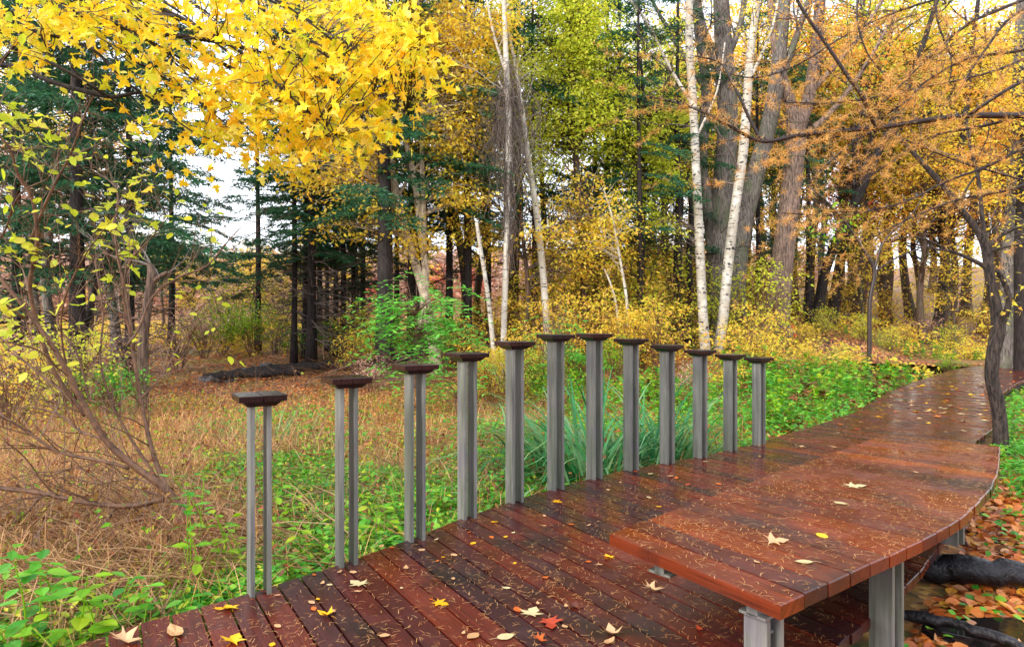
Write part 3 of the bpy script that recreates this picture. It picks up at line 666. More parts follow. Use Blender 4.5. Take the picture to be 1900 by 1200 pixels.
# arching dry grass
def blades(q, h, w, bend, k=4, tdir=None, tint=None, mb=None, keep_off=False):
    n = len(q); mb = mb or MB(); a = rng.uniform(0, 2*math.pi, n) if tdir is None else tdir
    L_ = h*rng.uniform(.5, 1.25, n); e0 = rng.uniform(.5, 1.5, n); bd = bend*rng.uniform(.5, 1.5, n)
    V = np.zeros((n, k, 2, 3)); cur = np.c_[q, gz(q)-.02]; el = e0.copy()
    side = np.c_[-np.sin(a), np.cos(a), np.zeros(n)]
    for j in range(k):
        ww = w*(1-.85*j/(k-1))*rng.uniform(.9, 1.1, n)
        V[:, j, 0] = cur-side*ww[:, None]; V[:, j, 1] = cur+side*ww[:, None]
        d = np.c_[np.cos(a)*np.cos(el), np.sin(a)*np.cos(el), np.sin(el)]
        cur = cur+d*(L_/(k-1))[:, None]; el = el-bd
        cur[:, 2] = np.maximum(cur[:, 2], g(cur[:, 0], cur[:, 1])+.01)
    if keep_off:
        ok = ~np_in(V.reshape(-1, 3)[:, :2], DPOLY).reshape(n, -1).any(1); V = V[ok]; n = len(V)
    base = np.arange(n)[:, None]*(2*k)
    L = np.stack([np.stack([base[:, 0]+2*j, base[:, 0]+2*j+1, base[:, 0]+2*j+3, base[:, 0]+2*j+2], -1) for j in range(k-1)], 1).reshape(-1)
    t = rng.random(n) if tint is None else tint
    mb.add(V.reshape(-1, 3), L, np.full(n*(k-1), 4), np.repeat(t, k-1)); return mb
q = scatter(130000, -.85, .36, 3.6, 19, 1.0); d = green_density(q)
sx = .5+.5*np.sin(q[:, 0]*1.4+np.sin(q[:, 1]*2.0))*np.cos(q[:, 1]*1.5+1); d = d+.55*sx+np.where((q[:, 0] < -1.6) & (q[:, 1] < 6), .45, 0)
q = q[(rng.random(len(q)) < np.clip(1.0-d, .08, 1)) & ~((q[:, 1] > 12) & (rng.random(len(q)) < np.interp(q[:, 1], [12, 16], [.3, .9])))]
tag(blades(q, .52, .0045, .6).build('dry_grass', M['straw']), 'tangled straw-coloured dry grass of the clearing', 'grass', kind='stuff')
q = scatter(7000, -.85, .36, 3.8, 16, 1.0)
tag(blades(q, .40, .005, .5).build('green_grass', M['lime']), 'thin green grass mixed into the dry straw', 'grass', kind='stuff')
# low green herbs
mb = MB(); q = scatter(150000, -.85, .95, 3.0, 30, .85); d = green_density(q)
d = d*np.where((q[:, 0]/q[:, 1] > .3) & (q[:, 0] < 14), .25+1.1*(.5+.5*np.sin(q[:, 0]*2.7+q[:, 1]*1.1)*np.cos(q[:, 1]*1.7)), 1); q = q[(rng.random(len(q)) < np.clip(d, 0, 1)) & (((q[:, 0]-13.8)/4.4)**2+((q[:, 1]-23.7)/2.9)**2 > 1)]
hh = np.where(q[:, 1] > 10, .42, .20)*(.5+.5*np.clip(green_density(q), 0, 1))
pz = np.c_[q, gz(q)+rng.random(len(q))**.7*hh]
near = q[:, 1] < 6.5
leaves(mb, pz[near], .065, ROUND, .35, .2); leaves(mb, pz[~near], .085, OVAL, .45, .3)
tag(mb.build('green_herbs', M['green']), 'low bright green leafy herbs carpeting the damp ground', 'ground cover', kind='stuff')
print('herbs', len(q))
mb = MB(); q = scatter(30000, -.85, .36, 3.2, 16, .9); q = q[rng.random(len(q)) < .3]
leaves(mb, np.c_[q, gz(q)+rng.random(len(q))*.22], .06, OVAL, .5, .3)
tag(mb.build('yellowing_herbs', M['ygreen']), 'low yellowing herbs among the grass', 'ground cover', kind='stuff')
# small understory seedlings on the slopes
mb = MB(); q = scatter(4200, -.9, .95, 19, 62, .9)
q = q[(q[:, 0]/q[:, 1] > .02) | (q[:, 1] > 24)]
pts = []; 
for x, y in q:
    z = float(g(x, y)); h = rng.uniform(.1, .8)
    p, _ = spray_pts((x, y, z+h), rng.uniform(.25, .6), 16, .25); pts.append(p)
pts = np.concatenate(pts); leaves(mb, pts[((pts[:, 0]-13.8)/4.6)**2+((pts[:, 1]-23.5)/3.2)**2 > 1], .14, OVAL, .8, .3)
tag(mb.build('understory_seedlings', M['mixleaf']), 'small yellow-green seedlings scattered over the forest slope', 'undergrowth', kind='stuff')
# dead stalks tangle at lower left
mb = MB()
for k in range(2300):
    if k < 1700: x, y = rng.normal(-3.0, .8), rng.normal(5.2, .9)
    else: x, y = rng.uniform(-5, 1), rng.uniform(5, 11)
    if in_poly((x, y), DPOLYX): continue
    z = float(g(x, y)); a = rng.normal(2.6, .7); L = rng.uniform(.4, 1.3)
    d = np.array([math.cos(a), math.sin(a), rng.uniform(-.02, .25)])*L; p0 = np.array([x, y, z+rng.uniform(.02, .22)])
    pts = np.array([p0-d/2, p0-d*.15+[0, 0, .04*L], p0+d*.2+[0, 0, .05*L], p0+d/2]); pts[:, 2] = np.maximum(pts[:, 2], g(pts[:, 0], pts[:, 1])+.01)
    if np_in(pts[:, :2], DPOLYX).any(): continue
    mb.tube(pts, np.linspace(1, .4, 4)*rng.uniform(.002, .0085), 3, rng.random(), cap=False)
tag(mb.build('dead_stalks', M['stalk']), 'tangle of dead brown stalks lying over the ground at lower left', 'dead stalks', kind='stuff')

# upright withered weeds of the meadow
mb = MB(); lfb = MB(); A = []
for k in range(1500):
    Y = 4.6*(16/4.6)**rng.random(); u = rng.uniform(-.85, .30); x = u*Y
    if in_poly((x, Y), DPOLYX) or (abs(Y-19) < 3): continue
    dn = .5+.5*math.sin(x*1.9+math.sin(Y*1.3)*1.5)*math.cos(Y*1.1+.6)
    if rng.random() > .15+.85*dn: continue
    h = rng.uniform(.25, .8)*(1.15 if u < -.3 else .85); b = np.array([x, Y, float(g(x, Y))]); n0 = len(mb.v)
    pts = wander(mb, b, np.array([rng.normal(0, .3), rng.normal(0, .3), 1]), h, rng.uniform(.0025, .005), 1, 3, .1, .4, None, .12, .4)
    m = int(rng.integers(3, 12)); A.append(pts[rng.integers(1, len(pts), m)]+rng.normal(0, .05, (m, 3)))
tag(mb.build('withered_weeds', M['twig']), 'upright thin russet stems of withered weeds in the meadow', 'weeds', kind='stuff')
A = np.concatenate(A); A = A[rng.random(len(A)) < .7]; h_ = rng.random(len(A)) < .72
leaves(lfb, A[h_], .06, OVAL, .9, .8); tag(lfb.build('withered_leaves', M['herbbrown']), 'curled brown leaves on the withered weeds', 'weeds', kind='stuff')
lfb = MB(); leaves(lfb, A[~h_], .06, OVAL, .8, .5); tag(lfb.build('weed_leaves', M['lime']), 'last yellow-green leaves on the meadow weeds', 'weeds', kind='stuff')

# ================================================================== TREES
def stem_pts(pl, Y, base=True, dY=0):
    """pixel trail (px, py, width px) at distance Y -> 3-D centre line and radii; the foot goes down to the ground"""
    P_ = np.array([P(a, b, Y+dY*i/max(1, len(pl)-1)) for i, (a, b, w) in enumerate(pl)]); R = np.array([w for a, b, w in pl])*Y/F/2*(.88 if Y > 21 else .93)
    if base:
        z = float(g(P_[0][0], P_[0][1]))
        if P_[0][2] > z-.05: P_ = np.vstack([[P_[0][0]+(P_[0][0]-P_[1][0])*.3, P_[0][1], z-.1], P_]); R = np.concatenate([[R[0]*1.25], R])
    q = smooth_line(np.c_[P_, R], 5); return q[:, :3], np.maximum(q[:, 3], .004)
def tree(name, label, cat, stems, blobs, Y, bark, leafm, lsize=.09, nper=26, R=.45, group=None, tpl=OVAL, sides=9, flat=.25, tilt=.95, limb=True, twigm=None, bare=0, dY=0, subs=True):
    """stems: pixel trails; blobs: (px, py, rx, ry, n sprays[, dY, depth]) crown masses"""
    tr = MB(); all_pts = []; all_r = []
    for i, st in enumerate(stems):
        p, r = stem_pts(st, Y, i == 0, dY); tr.tube(p, r, sides, rng.random()); all_pts.append(p); all_r.append(r)
    ap = np.concatenate(all_pts); ar = np.concatenate(all_r); b = ap[0].copy(); b[2] = float(g(b[0], b[1]))
    e = empty(name, tuple(b), label, cat, group)
    lf = MB(); tw = MB()
    for bl in blobs:
        px, py, rx, ry, n = bl[:5]; n = int(n*1.9); dy = bl[5] if len(bl) > 5 else 0; dep = bl[6] if len(bl) > 6 else rx*Y/F
        c = P(px, py, Y+dy); rad = (rx*(Y+dy)/F, dep, ry*(Y+dy)/F)
        for sc in ell_pts(c, rad, n, .5):
            if sc[2] < float(g(sc[0], sc[1]))+.15: continue
            RR = R*rng.uniform(.6, 1.3); nn_ = int(nper*rng.uniform(.4, 1.3))
            pts, dr = spray_pts(sc, RR, nn_, flat); leaves(lf, pts, lsize, tpl, tilt, .7, dr)
            if limb:
                w = np.linalg.norm(ap-sc, axis=1)+np.maximum(ap[:, 2]-sc[2]+.3*RR, 0)*3+rng.random(len(ap))*.5
                j = int(np.argmin(w)); L = np.linalg.norm(ap[j]-sc)
                r0 = min(ar[j]*.55, .006+.011*L); twig(tw, ap[j], sc, r0, .004, .10, 6, 3)
                for k in range(2):
                    q = pts[rng.integers(len(pts))]; twig(tw, sc, q, .004, .002, .02, 3, 3)
    for k in range(bare):
        j = rng.integers(len(ap)//3, len(ap)); d = rng.normal(size=3); d[2] = abs(d[2])*.6+.3
        wander(tw, ap[j], d, rng.uniform(.06, .14)*Y, min(ar[j]*.5, .04), 2, 4, .15, .5)
    adopt(tr.build('trunk', M[bark], None, True), e)
    if tw.v: adopt(tw.build('branches', M[twigm or bark], None), e)
    if lf.v: adopt(lf.build('crown', M[leafm], None), e)
    return e
# --- right-hand group of big trunks
tree('birch_tree', 'slim white birch trunk rising behind the third post from the right', 'tree', [[(1312, 690, 24), (1308, 640, 22), (1303, 560, 20), (1297, 430, 19), (1291, 300, 18), (1285, 180, 17), (1278, 60, 16), (1284, -80, 14)], [(1288, 200, 8), (1240, 120, 6), (1200, 40, 5), (1150, -20, 3)], [(1290, 260, 6), (1330, 170, 4), (1345, 80, 3)]],
     [(1230, 420, 50, 60, 10), (1240, 60, 50, 60, 6)], 22, 'birch', 'ygreen', .10, bare=6, twigm='twig_grey', sides=12)
tree('birch_tree', 'leaning white birch with black marks in front of the grey forked tree', 'tree', [[(1322, 700, 24), (1340, 600, 22), (1352, 480, 21), (1365, 380, 20), (1378, 290, 20), (1385, 200, 19), (1392, 100, 17), (1405, 0, 15), (1412, -80, 12)], [(1390, 150, 8), (1430, 60, 5), (1450, -30, 4)]],
     [(1400, 40, 60, 50, 8)], 22.5, 'birch', 'gold', .10, bare=6, twigm='twig_grey', sides=12)
tree('forked_tree', 'large grey tree forking into several mossy trunks between the white birches', 'tree', [[(1337, 610, 62), (1335, 560, 52), (1332, 480, 48), (1335, 400, 45), (1348, 280, 43), (1349, 180, 42), (1342, 80, 36), (1335, -60, 30)],
     [(1362, 610, 55), (1364, 520, 46), (1375, 430, 42), (1400, 330, 38), (1425, 240, 34), (1440, 160, 32), (1450, 60, 28), (1462, -60, 22)],
     [(1330, 520, 28), (1316, 400, 26), (1302, 300, 24), (1311, 170, 22), (1296, 60, 18), (1286, -60, 14)],
     [(1348, 200, 24), (1325, 110, 20), (1300, 40, 18), (1286, -60, 14)], [(1440, 170, 16), (1470, 90, 14), (1500, 0, 10), (1520, -60, 8)], [(1345, 120, 14), (1375, 40, 12), (1385, -60, 10)], [(1311, 170, 12), (1260, 90, 9), (1220, 20, 7), (1180, -60, 5)], [(1302, 300, 10), (1250, 240, 7), (1200, 190, 5), (1140, 170, 3)]],
     [], 25, 'bark_grey', 'gold', bare=30, twigm='twig_grey', sides=14)
tree('broadleaf_tree', 'stout brown scaly trunk with a pale scar right of the birches', 'tree', [[(1434, 640, 62), (1440, 590, 54), (1450, 500, 46), (1462, 400, 42), (1474, 300, 40), (1477, 240, 40), (1466, 190, 26), (1447, 130, 22), (1436, 60, 18), (1425, -50, 14)],
     [(1478, 250, 30), (1500, 180, 26), (1515, 90, 24), (1522, 0, 22), (1530, -60, 18)], [(1505, 170, 14), (1560, 110, 11), (1600, 60, 9), (1650, -20, 6)], [(1478, 260, 16), (1530, 220, 12), (1580, 160, 10), (1625, 90, 8), (1660, 20, 6)]],
     [(1560, 90, 110, 90, 26), (1480, 60, 80, 60, 12)], 25, 'bark_brown', 'orange', .13, bare=14, twigm='bark_mid', sides=14)
tree('leaning_tree', 'dark trunk leaning right, left one of the leaning pair on the right slope', 'tree', [[(1506, 610, 24), (1520, 560, 22), (1532, 500, 20), (1560, 430, 18), (1600, 350, 17), (1640, 260, 15), (1685, 160, 13), (1720, 60, 10), (1750, -40, 8)], [(1600, 350, 10), (1590, 260, 8), (1610, 160, 6)], [(1640, 260, 10), (1700, 220, 7), (1760, 200, 5)]],
     [(1640, 180, 120, 60, 20), (1720, 110, 120, 80, 26)], 30, 'bark_dark', 'orange', .12, bare=8)
tree('leaning_tree', 'dark trunk leaning right, right one of the leaning pair on the right slope', 'tree', [[(1540, 620, 26), (1548, 560, 23), (1560, 480, 20), (1575, 410, 19), (1600, 330, 17), (1622, 240, 14), (1640, 130, 10), (1660, 20, 8)], [(1575, 420, 10), (1585, 350, 8), (1582, 260, 6)]],
     [(1600, 160, 110, 90, 36), (1500, 330, 40, 50, 6)], 31, 'bark_dark', 'ygreen', .12, bare=6)
tree('broadleaf_tree', 'thin dark trunk before the glowing orange foliage on the right', 'tree', [[(1742, 600, 22), (1752, 500, 18), (1763, 410, 17), (1772, 330, 15), (1790, 230, 12), (1800, 120, 10), (1815, 0, 8)]],
     [(1700, 330, 130, 60, 60), (1790, 400, 120, 50, 50), (1640, 420, 90, 50, 30)], 32, 'bark_dark', 'orange', .12, bare=4)
tree('broadleaf_tree', 'grey trunk standing just behind the crooked tree beside the deck', 'tree', [[(1868, 680, 30), (1868, 560, 26), (1870, 480, 25), (1876, 380, 24), (1886, 250, 22), (1890, 100, 18), (1895, -40, 14)]],
     [(1860, 250, 90, 110, 40)], 22, 'bark_grey', 'orange', .12, bare=6)
tree('broadleaf_tree', 'thick dark grey trunk cut off by the right picture edge', 'tree', [[(1908, 690, 50), (1905, 560, 42), (1903, 450, 38), (1908, 300, 32), (1918, 100, 28), (1925, -60, 24)]],
     [(1880, 180, 70, 150, 34), (1860, 330, 60, 60, 14)], 21, 'bark_dark', 'gold', .12, bare=4, sides=12)
tree('sapling', 'thin dark sapling with a Y-shaped fork above the green herbs', 'sapling', [[(1612, 700, 9), (1613, 640, 9), (1614, 560, 8), (1622, 502, 8), (1600, 460, 6), (1570, 415, 5), (1530, 370, 4), (1500, 345, 3)], [(1622, 502, 6), (1632, 465, 5), (1650, 435, 4), (1690, 400, 3), (1715, 360, 2)], [(1622, 505, 4), (1660, 480, 3), (1720, 455, 2)], [(1570, 415, 3), (1555, 380, 2), (1520, 390, 2)]],
     [(1560, 400, 60, 30, 5)], 20, 'twig_dark', 'lime', .14, R=.45, nper=14)
# --- crooked tree beside the deck
tree('crooked_tree', 'crooked dark tree with a leaning fork growing right against the deck edge', 'tree', [[(1857, 826, 28), (1856, 790, 26), (1850, 745, 25), (1840, 700, 24), (1843, 655, 24), (1852, 610, 26), (1846, 560, 20), (1836, 510, 18), (1828, 455, 17), (1808, 420, 13), (1780, 385, 12), (1745, 340, 11), (1700, 290, 9), (1650, 240, 7), (1590, 205, 5)],
     [(1827, 455, 11), (1822, 400, 8), (1815, 330, 7), (1800, 270, 6), (1790, 200, 4)], [(1830, 462, 10), (1850, 442, 8), (1880, 425, 7), (1920, 405, 6)], [(1832, 470, 7), (1860, 460, 5), (1920, 448, 4)], [(1834, 500, 10), (1810, 485, 8), (1770, 468, 6), (1735, 462, 4)],
     [(1860, 600, 13), (1872, 560, 11), (1866, 530, 10), (1850, 500, 8)], [(1780, 385, 5), (1800, 340, 4), (1850, 290, 3), (1900, 260, 2)], [(1700, 290, 4), (1690, 240, 3), (1640, 190, 2)], [(1770, 468, 4), (1700, 440, 3), (1640, 450, 2)]],
     [(1860, 540, 40, 60, 5), (1880, 410, 50, 50, 5)], 9.5, 'bark_crook', 'gold', .08, nper=10, R=.25, bare=10, twigm='twig_dark', sides=12)
# --- centre-left pale multi-stem tree with yellow-orange crown
tree('maple_tree', 'pale many-stemmed tree with golden leaves left of the vine-hung trunk', 'tree', [[(806, 650, 24), (798, 600, 22), (786, 540, 20), (768, 480, 19), (752, 430, 18), (738, 370, 17), (728, 320, 15), (722, 280, 13), (700, 230, 10), (672, 180, 8), (640, 130, 6)],
     [(780, 610, 16), (790, 520, 15), (782, 440, 14), (774, 370, 13), (762, 300, 12), (748, 240, 10), (745, 170, 8), (735, 80, 6), (730, -20, 5)], [(788, 520, 12), (786, 400, 11), (783, 300, 10), (784, 200, 9), (780, 100, 7), (776, -20, 6)],
     [(738, 370, 10), (722, 300, 9), (728, 240, 8), (722, 180, 7), (715, 60, 5)], [(736, 370, 8), (765, 320, 6), (800, 280, 5)], [(722, 290, 6), (690, 240, 5), (640, 200, 4)]],
     [(690, 90, 120, 90, 110), (800, 90, 100, 100, 90), (820, 240, 80, 60, 30), (600, 40, 120, 70, 60), (620, 330, 80, 60, 24), (560, 300, 60, 40, 12), (680, 300, 60, 50, 18), (720, 390, 60, 60, 20), (770, 440, 60, 50, 16), (640, 420, 60, 40, 6), (840, 350, 50, 50, 12), (870, 180, 50, 80, 22), (860, 60, 70, 70, 30)], 19.5, 'bark_pale', 'gold', .125, nper=28, R=.5, bare=4)
tree('dead_tree', 'thin dead pale trunk draped with a grey beard of hanging vines', 'tree', [[(934, 680, 13), (935, 600, 12), (938, 500, 12), (942, 400, 12), (944, 300, 13), (944, 220, 12), (940, 140, 12), (937, 60, 10), (934, -40, 9)], [(940, 140, 7), (915, 60, 5), (900, -20, 4)], [(942, 180, 5), (925, 150, 4)]],
     [(930, 40, 60, 60, 18, .6)], 19, 'birch2', 'gold', .12, bare=2)
VT = bpy.data.objects['dead_tree']
mb = MB()
for k in range(260):
    yy0 = rng.uniform(105, 250); x0 = 944+rng.normal(0, 10+(yy0-100)*.05); sp = rng.normal(0, 22); ln = rng.uniform(60, 210)
    Y = 19+rng.normal(0, .2)
    pp = [P(x0+sp*f**.7+rng.normal(0, 3), yy0+ln*f, Y+rng.normal(0, .04)) for f in (0, .15, .35, .6, .85, 1)]
    if rng.random() < .35: pp = [P(944+rng.normal(0, 9), yy0, Y), P(944+sp*1.7, yy0+ln*.25, Y+.1), P(944+sp*1.9, yy0+ln*.5, Y+.1), P(944+sp*1.2, yy0+ln*.75, Y)]
    pp = [pp[0]]+[x+rng.normal(0, [.07, .07, .05]) for x in pp[1:-1]]+[pp[-1]]
    mb.tube(smooth_line(pp, 3), rng.uniform(.003, .009), 3, rng.random(), cap=False)
for k in range(40):
    a_ = rng.uniform(0, 6.28); c_ = P(944+rng.normal(0, 14), rng.uniform(130, 300), 19+rng.normal(0, .15)); wander(mb, c_, np.array([math.cos(a_), .3*math.sin(a_), -.7]), rng.uniform(.5, 1.1), .006, 2, 3, -.4, .7)
for k in range(60):
    x0 = 944+rng.normal(0, 5); pp = [P(x0+rng.normal(0, 4), yy, 18.93+rng.normal(0, .05)) for yy in np.linspace(300, rng.uniform(400, 520), 6)]
    mb.tube(pp, .005, 3, rng.random(), cap=False)
adopt(mb.build('hanging_vines', M['twig_grey'], None), VT)
tree('birch_tree', 'pale birch leaning left behind the vine-hung dead trunk', 'tree', [[(1016, 640, 15), (1010, 540, 14), (1004, 470, 14), (996, 400, 13), (986, 330, 12), (977, 270, 11), (968, 200, 9), (955, 120, 7), (940, 40, 5)]],
     [(960, 110, 60, 60, 14), (1000, 300, 40, 60, 8)], 20, 'birch2', 'ygreen', .09, bare=2)
tree('birch_pole', 'short broken birch pole leaning left of the vine-hung trunk', 'tree', [[(920, 690, 11), (912, 610, 10), (904, 540, 9), (893, 470, 8), (884, 412, 7)]], [], 18.5, 'birch', 'gold')
tree('birch_sapling', 'very thin white sapling with yellow leaves behind the tallest posts', 'sapling', [[(1167, 640, 6), (1163, 560, 6), (1154, 500, 5), (1146, 455, 5), (1135, 400, 4), (1120, 350, 3)]], [(1130, 400, 60, 50, 12), (1110, 460, 60, 30, 8)], 20, 'birch', 'gold', .115, nper=20, R=.45)
tree('birch_sapling', 'short white stem leaning left beside the very thin white sapling', 'sapling', [[(1150, 640, 6), (1144, 570, 5), (1134, 530, 4), (1122, 500, 3)]], [(1120, 500, 20, 15, 3)], 20.2, 'birch2', 'mixleaf', .085, nper=12, R=.3)
# --- yellow-green crowns, centre right
tree('maple_tree', 'tall yellow-green leafed maple filling the top centre', 'tree', [[(1085, 640, 16), (1083, 520, 15), (1075, 400, 14), (1068, 280, 13), (1060, 160, 11), (1055, 40, 8), (1050, -60, 6)], [(1068, 280, 8), (1110, 200, 6), (1150, 120, 4)], [(1060, 160, 7), (1020, 90, 5), (990, 30, 4)]],
     [(1070, 90, 85, 110, 150), (1040, 230, 90, 80, 80), (1120, 210, 60, 60, 36), (1060, -10, 80, 50, 40)], 22, 'bark_mid', 'ygreen', .13, nper=30, R=.55)
tree('maple_tree', 'slender tree with pale yellow-green leaves left of the white birches', 'tree', [[(1192, 600, 12), (1192, 500, 11), (1194, 400, 10), (1198, 300, 9), (1195, 200, 7), (1188, 100, 5)]],
     [(1200, 260, 60, 60, 40), (1225, 330, 45, 60, 26), (1170, 380, 50, 50, 20), (1150, 300, 60, 60, 26), (1240, 200, 40, 40, 14)], 23, 'bark_dark', 'ygreen', .13, nper=26, R=.5)
tree('maple_tree', 'low-branched tree with yellow-green leaves right behind the vine-hung trunk', 'tree', [[(975, 640, 9), (980, 540, 9), (970, 440, 8), (960, 340, 7), (950, 260, 6)], [(970, 440, 5), (920, 380, 4), (880, 330, 3)], [(972, 480, 5), (1030, 420, 4), (1080, 400, 3)]],
     [(890, 370, 80, 14, 9, -1), (870, 420, 60, 10, 5), (900, 330, 60, 12, 5), (860, 290, 60, 40, 18), (1030, 430, 80, 12, 9, -1), (1050, 375, 80, 12, 9), (1120, 410, 60, 12, 7), (1090, 330, 50, 12, 5), (900, 440, 60, 30, 14), (1060, 490, 50, 30, 12)], 20.5, 'bark_mid', 'mixleaf', .12, nper=26, R=.5)
tree('maple_tree', 'small tree with peachy orange leaves beyond the tallest posts', 'tree', [[(1150, 620, 8), (1130, 520, 7), (1110, 440, 6), (1090, 380, 5)], [(1120, 480, 4), (1060, 430, 3), (1030, 400, 2)]],
     [(1080, 430, 60, 50, 26), (1130, 470, 60, 40, 18), (1010, 470, 40, 40, 10), (1150, 420, 30, 40, 8), (900, 490, 50, 40, 6)], 21.5, 'bark_mid', 'gold', .115, nper=22, R=.45)
# --- hemlocks
def hemlock(name, label, px, Y, wpx, top_z, crown0, rad, dens=1.0, base_py=None, lean=0, seed=None, group=None, dead=30, cut=None):
    b = G(px, Y); e = empty(name, tuple(b), label, 'conifer', group)
    tr = MB(); h = top_z-b[2]; k = 10; t = np.linspace(0, 1, k)
    p = b+np.c_[lean*t*h+.04*np.sin(t*7)*h*.05, 0*t, t*h-.1]; r = .86*wpx*Y/F/2*(1.15-.95*t); r[0] *= 1.35
    tr.tube(smooth_line(np.c_[p, r], 2)[:, :3], smooth_line(np.c_[p, r], 2)[:, 3], 9, rng.random())
    fo = MB(); bw = MB(); nb_ = int((h-crown0)*10*dens)
    A, D, S = [], [], []
    for i in range(nb_):
        f = (i+rng.random())/nb_; z = crown0+(h-crown0)*f; az = rng.uniform(0, 2*math.pi)
        L = rad*(1-f*.4)*rng.uniform(.35, 1.15); c = b+np.array([lean*z, 0, z])
        d = np.array([math.cos(az), math.sin(az), 0]); m = 7; tt = np.linspace(0, 1, m)
        up = rng.uniform(-.25, .35); br = c+d*L*tt[:, None]; br[:, 2] += L*(up*tt-.28*tt**2)
        bw.tube(br, np.linspace(.022, .004, m), 3, rng.random(), cap=False)
        # side twigs carry flat needle sprays
        nt_ = int(L*16*dens**.5)+4
        for j in range(nt_):
            u_ = rng.uniform(.15, 1); q0 = br[0]+(br[-1]-br[0])*u_; q0 = np.array([np.interp(u_, tt, br[:, x]) for x in range(3)])
            s_ = rng.choice([-1, 1]); tl = L*.32*(1.1-u_*.7)*rng.uniform(.6, 1.2)+.12
            dd = d*rng.uniform(.4, .9)+np.array([-d[1], d[0], 0])*s_*.8+np.array([0, 0, -.18]); dd /= np.linalg.norm(dd)
            n_ = int(tl/.05)+2; w = rng.uniform(0, 1, n_)
            A.append(q0+dd*tl*w[:, None]); sd = np.where(rng.random(n_) < .5, 1, -1)[:, None]
            D.append(dd*.7+np.cross(dd, [0, 0, 1])*sd*.8)
    if A:
        A = np.concatenate(A); D = np.concatenate(D); leaves(fo, A, .16, LANCE, .5, .3, D)
    for i in range(dead):
        z = rng.uniform(.6, max(crown0, 1.0)+.5); az = rng.uniform(0, 2*math.pi); L = rng.uniform(.5, 1.0)*rad*.8
        c = b+np.array([lean*z, 0, z]); d = np.array([math.cos(az), math.sin(az), rng.uniform(-.35, .25)])
        wander(bw, c, d, L, .02, 1, 3, -.15, .35, None, .3, .35)
    adopt(tr.build('trunk', M['bark_dark'], None, True), e)
    adopt(bw.build('branches', M['twig_grey'] if dead > 40 else M['bark_dark'], None), e)
    if A is not None and len(A): adopt(fo.build('crown', M['hemlock'], None), e)
    return e
hemlock('hemlock', 'big hemlock with a thick trunk behind the bare shrub at far left', 142, 16, 34, 11, 3.0, 3.6, .9, dead=34)
hemlock('hemlock', 'hemlock whose drooping dark green boughs frame the left sky gap', 240, 20, 18, 14, 2.8, 3.3, 1.0, dead=20)
hemlock('hemlock', 'hemlock farther back at the left side of the sky gap', 318, 27, 13, 13, 2.6, 2.5, .8, dead=20)
hemlock('hemlock', 'dark hemlock at the extreme left edge', 30, 18, 22, 12, 2.6, 2.6, .7)
HM = [(478, 27, 12, 13, 2.4, 2.9, 'dark hemlock left of the three close hemlocks, behind the lime bushes'), (592, 29, 12, 13, 2.0, 2.6, 'hemlock in the shade behind the three close hemlocks'), (672, 27, 12, 13, 2.2, 2.6, 'hemlock in the shade left behind the flared hemlock'), (735, 28, 12, 14, 2.6, 2.6, 'hemlock in the shade right behind the flared hemlock'), (905, 28, 13, 14, 3.0, 2.6, 'hemlock in the shade behind the broken birch pole'), (545, 22.5, 12, 13, 3.0, 2.5, 'leftmost trunk of the three close hemlocks beyond the left clearing'), (566, 24, 13, 13.5, 3.3, 2.5, 'middle trunk of the three close hemlocks beyond the left clearing'), (577, 22, 19, 13, 3.2, 2.9, 'thickest, right-hand trunk of the three close hemlocks beyond the left clearing'),
      (606, 26, 9, 10, 3.4, 2.0, 'thin dark hemlock just right of the three close trunks'), (622, 25, 11, 10, 3.6, 2.2, 'dark hemlock midway between the close trio and the flared trunk'), (636, 24, 13, 10, 3.5, 2.2, 'darker hemlock left of the flared hemlock trunk'), (655, 25, 9, 10, 3.4, 2.0, 'thin hemlock touching the left side of the flared hemlock'),
      (712, 19, 36, 13, 4.4, 3.2, 'stout flared hemlock trunk left of the pale many-stemmed tree'), (762, 23, 18, 13, 4.2, 2.6, 'dark hemlock seen between the pale stems'), (783, 20, 24, 14, 4.6, 3.0, 'big hemlock directly behind the pale many-stemmed tree'), (832, 22, 16, 14, 4.2, 2.6, 'dark hemlock trunk right of the green ash bush'), (866, 21, 19, 14, 4.4, 2.8, 'dark hemlock trunk left of the broken birch pole'),
      (1105, 24, 12, 12, 4.0, 2.6, 'dark hemlock trunk left of the very thin white sapling'), (1128, 25, 14, 13, 4.0, 2.8, 'dark hemlock trunk right behind the very thin white sapling'), (1186, 22, 13, 13, 3.6, 2.6, 'straight dark hemlock left of the twin crooked trunks'), (1258, 24, 17, 12, 3.6, 3.0, 'dark hemlock just left of the left white birch'), (1406, 27, 12, 12, 3.0, 3.2, 'dark hemlock seen between the birches and the stout brown trunk'),
      (990, 23, 12, 14, 4.5, 3.0, 'tall hemlock hidden behind the vine-hung trunk'), (1500, 30, 14, 11, 3.2, 2.6, 'dark hemlock behind the leaning pair of trunks')]
for px, Y, w, tz, c0, rd, lb in HM: hemlock('hemlock', lb, px, Y, w, tz+2, c0, rd*.9, .62 if px < 900 else .5, dead=46 if px < 700 else 22)
tree('crooked_tree', 'pair of crooked dark trunks joined at the base left of the left birch', 'tree', [[(1275, 640, 30), (1265, 590, 24), (1255, 520, 14), (1258, 440, 13), (1264, 370, 11), (1255, 280, 9), (1262, 180, 7)], [(1275, 620, 18), (1282, 560, 14), (1278, 480, 12), (1283, 400, 10), (1275, 320, 7)]], [], 24.5, 'bark_dark', 'gold', bare=12)
tree('leaning_tree', 'thin dark trunk leaning right, next to the big far-left hemlock', 'tree', [[(152, 640, 14), (165, 580, 12), (185, 510, 11), (205, 460, 9), (230, 410, 7), (250, 360, 5)]], [], 16.5, 'bark_dark', 'gold', bare=6)
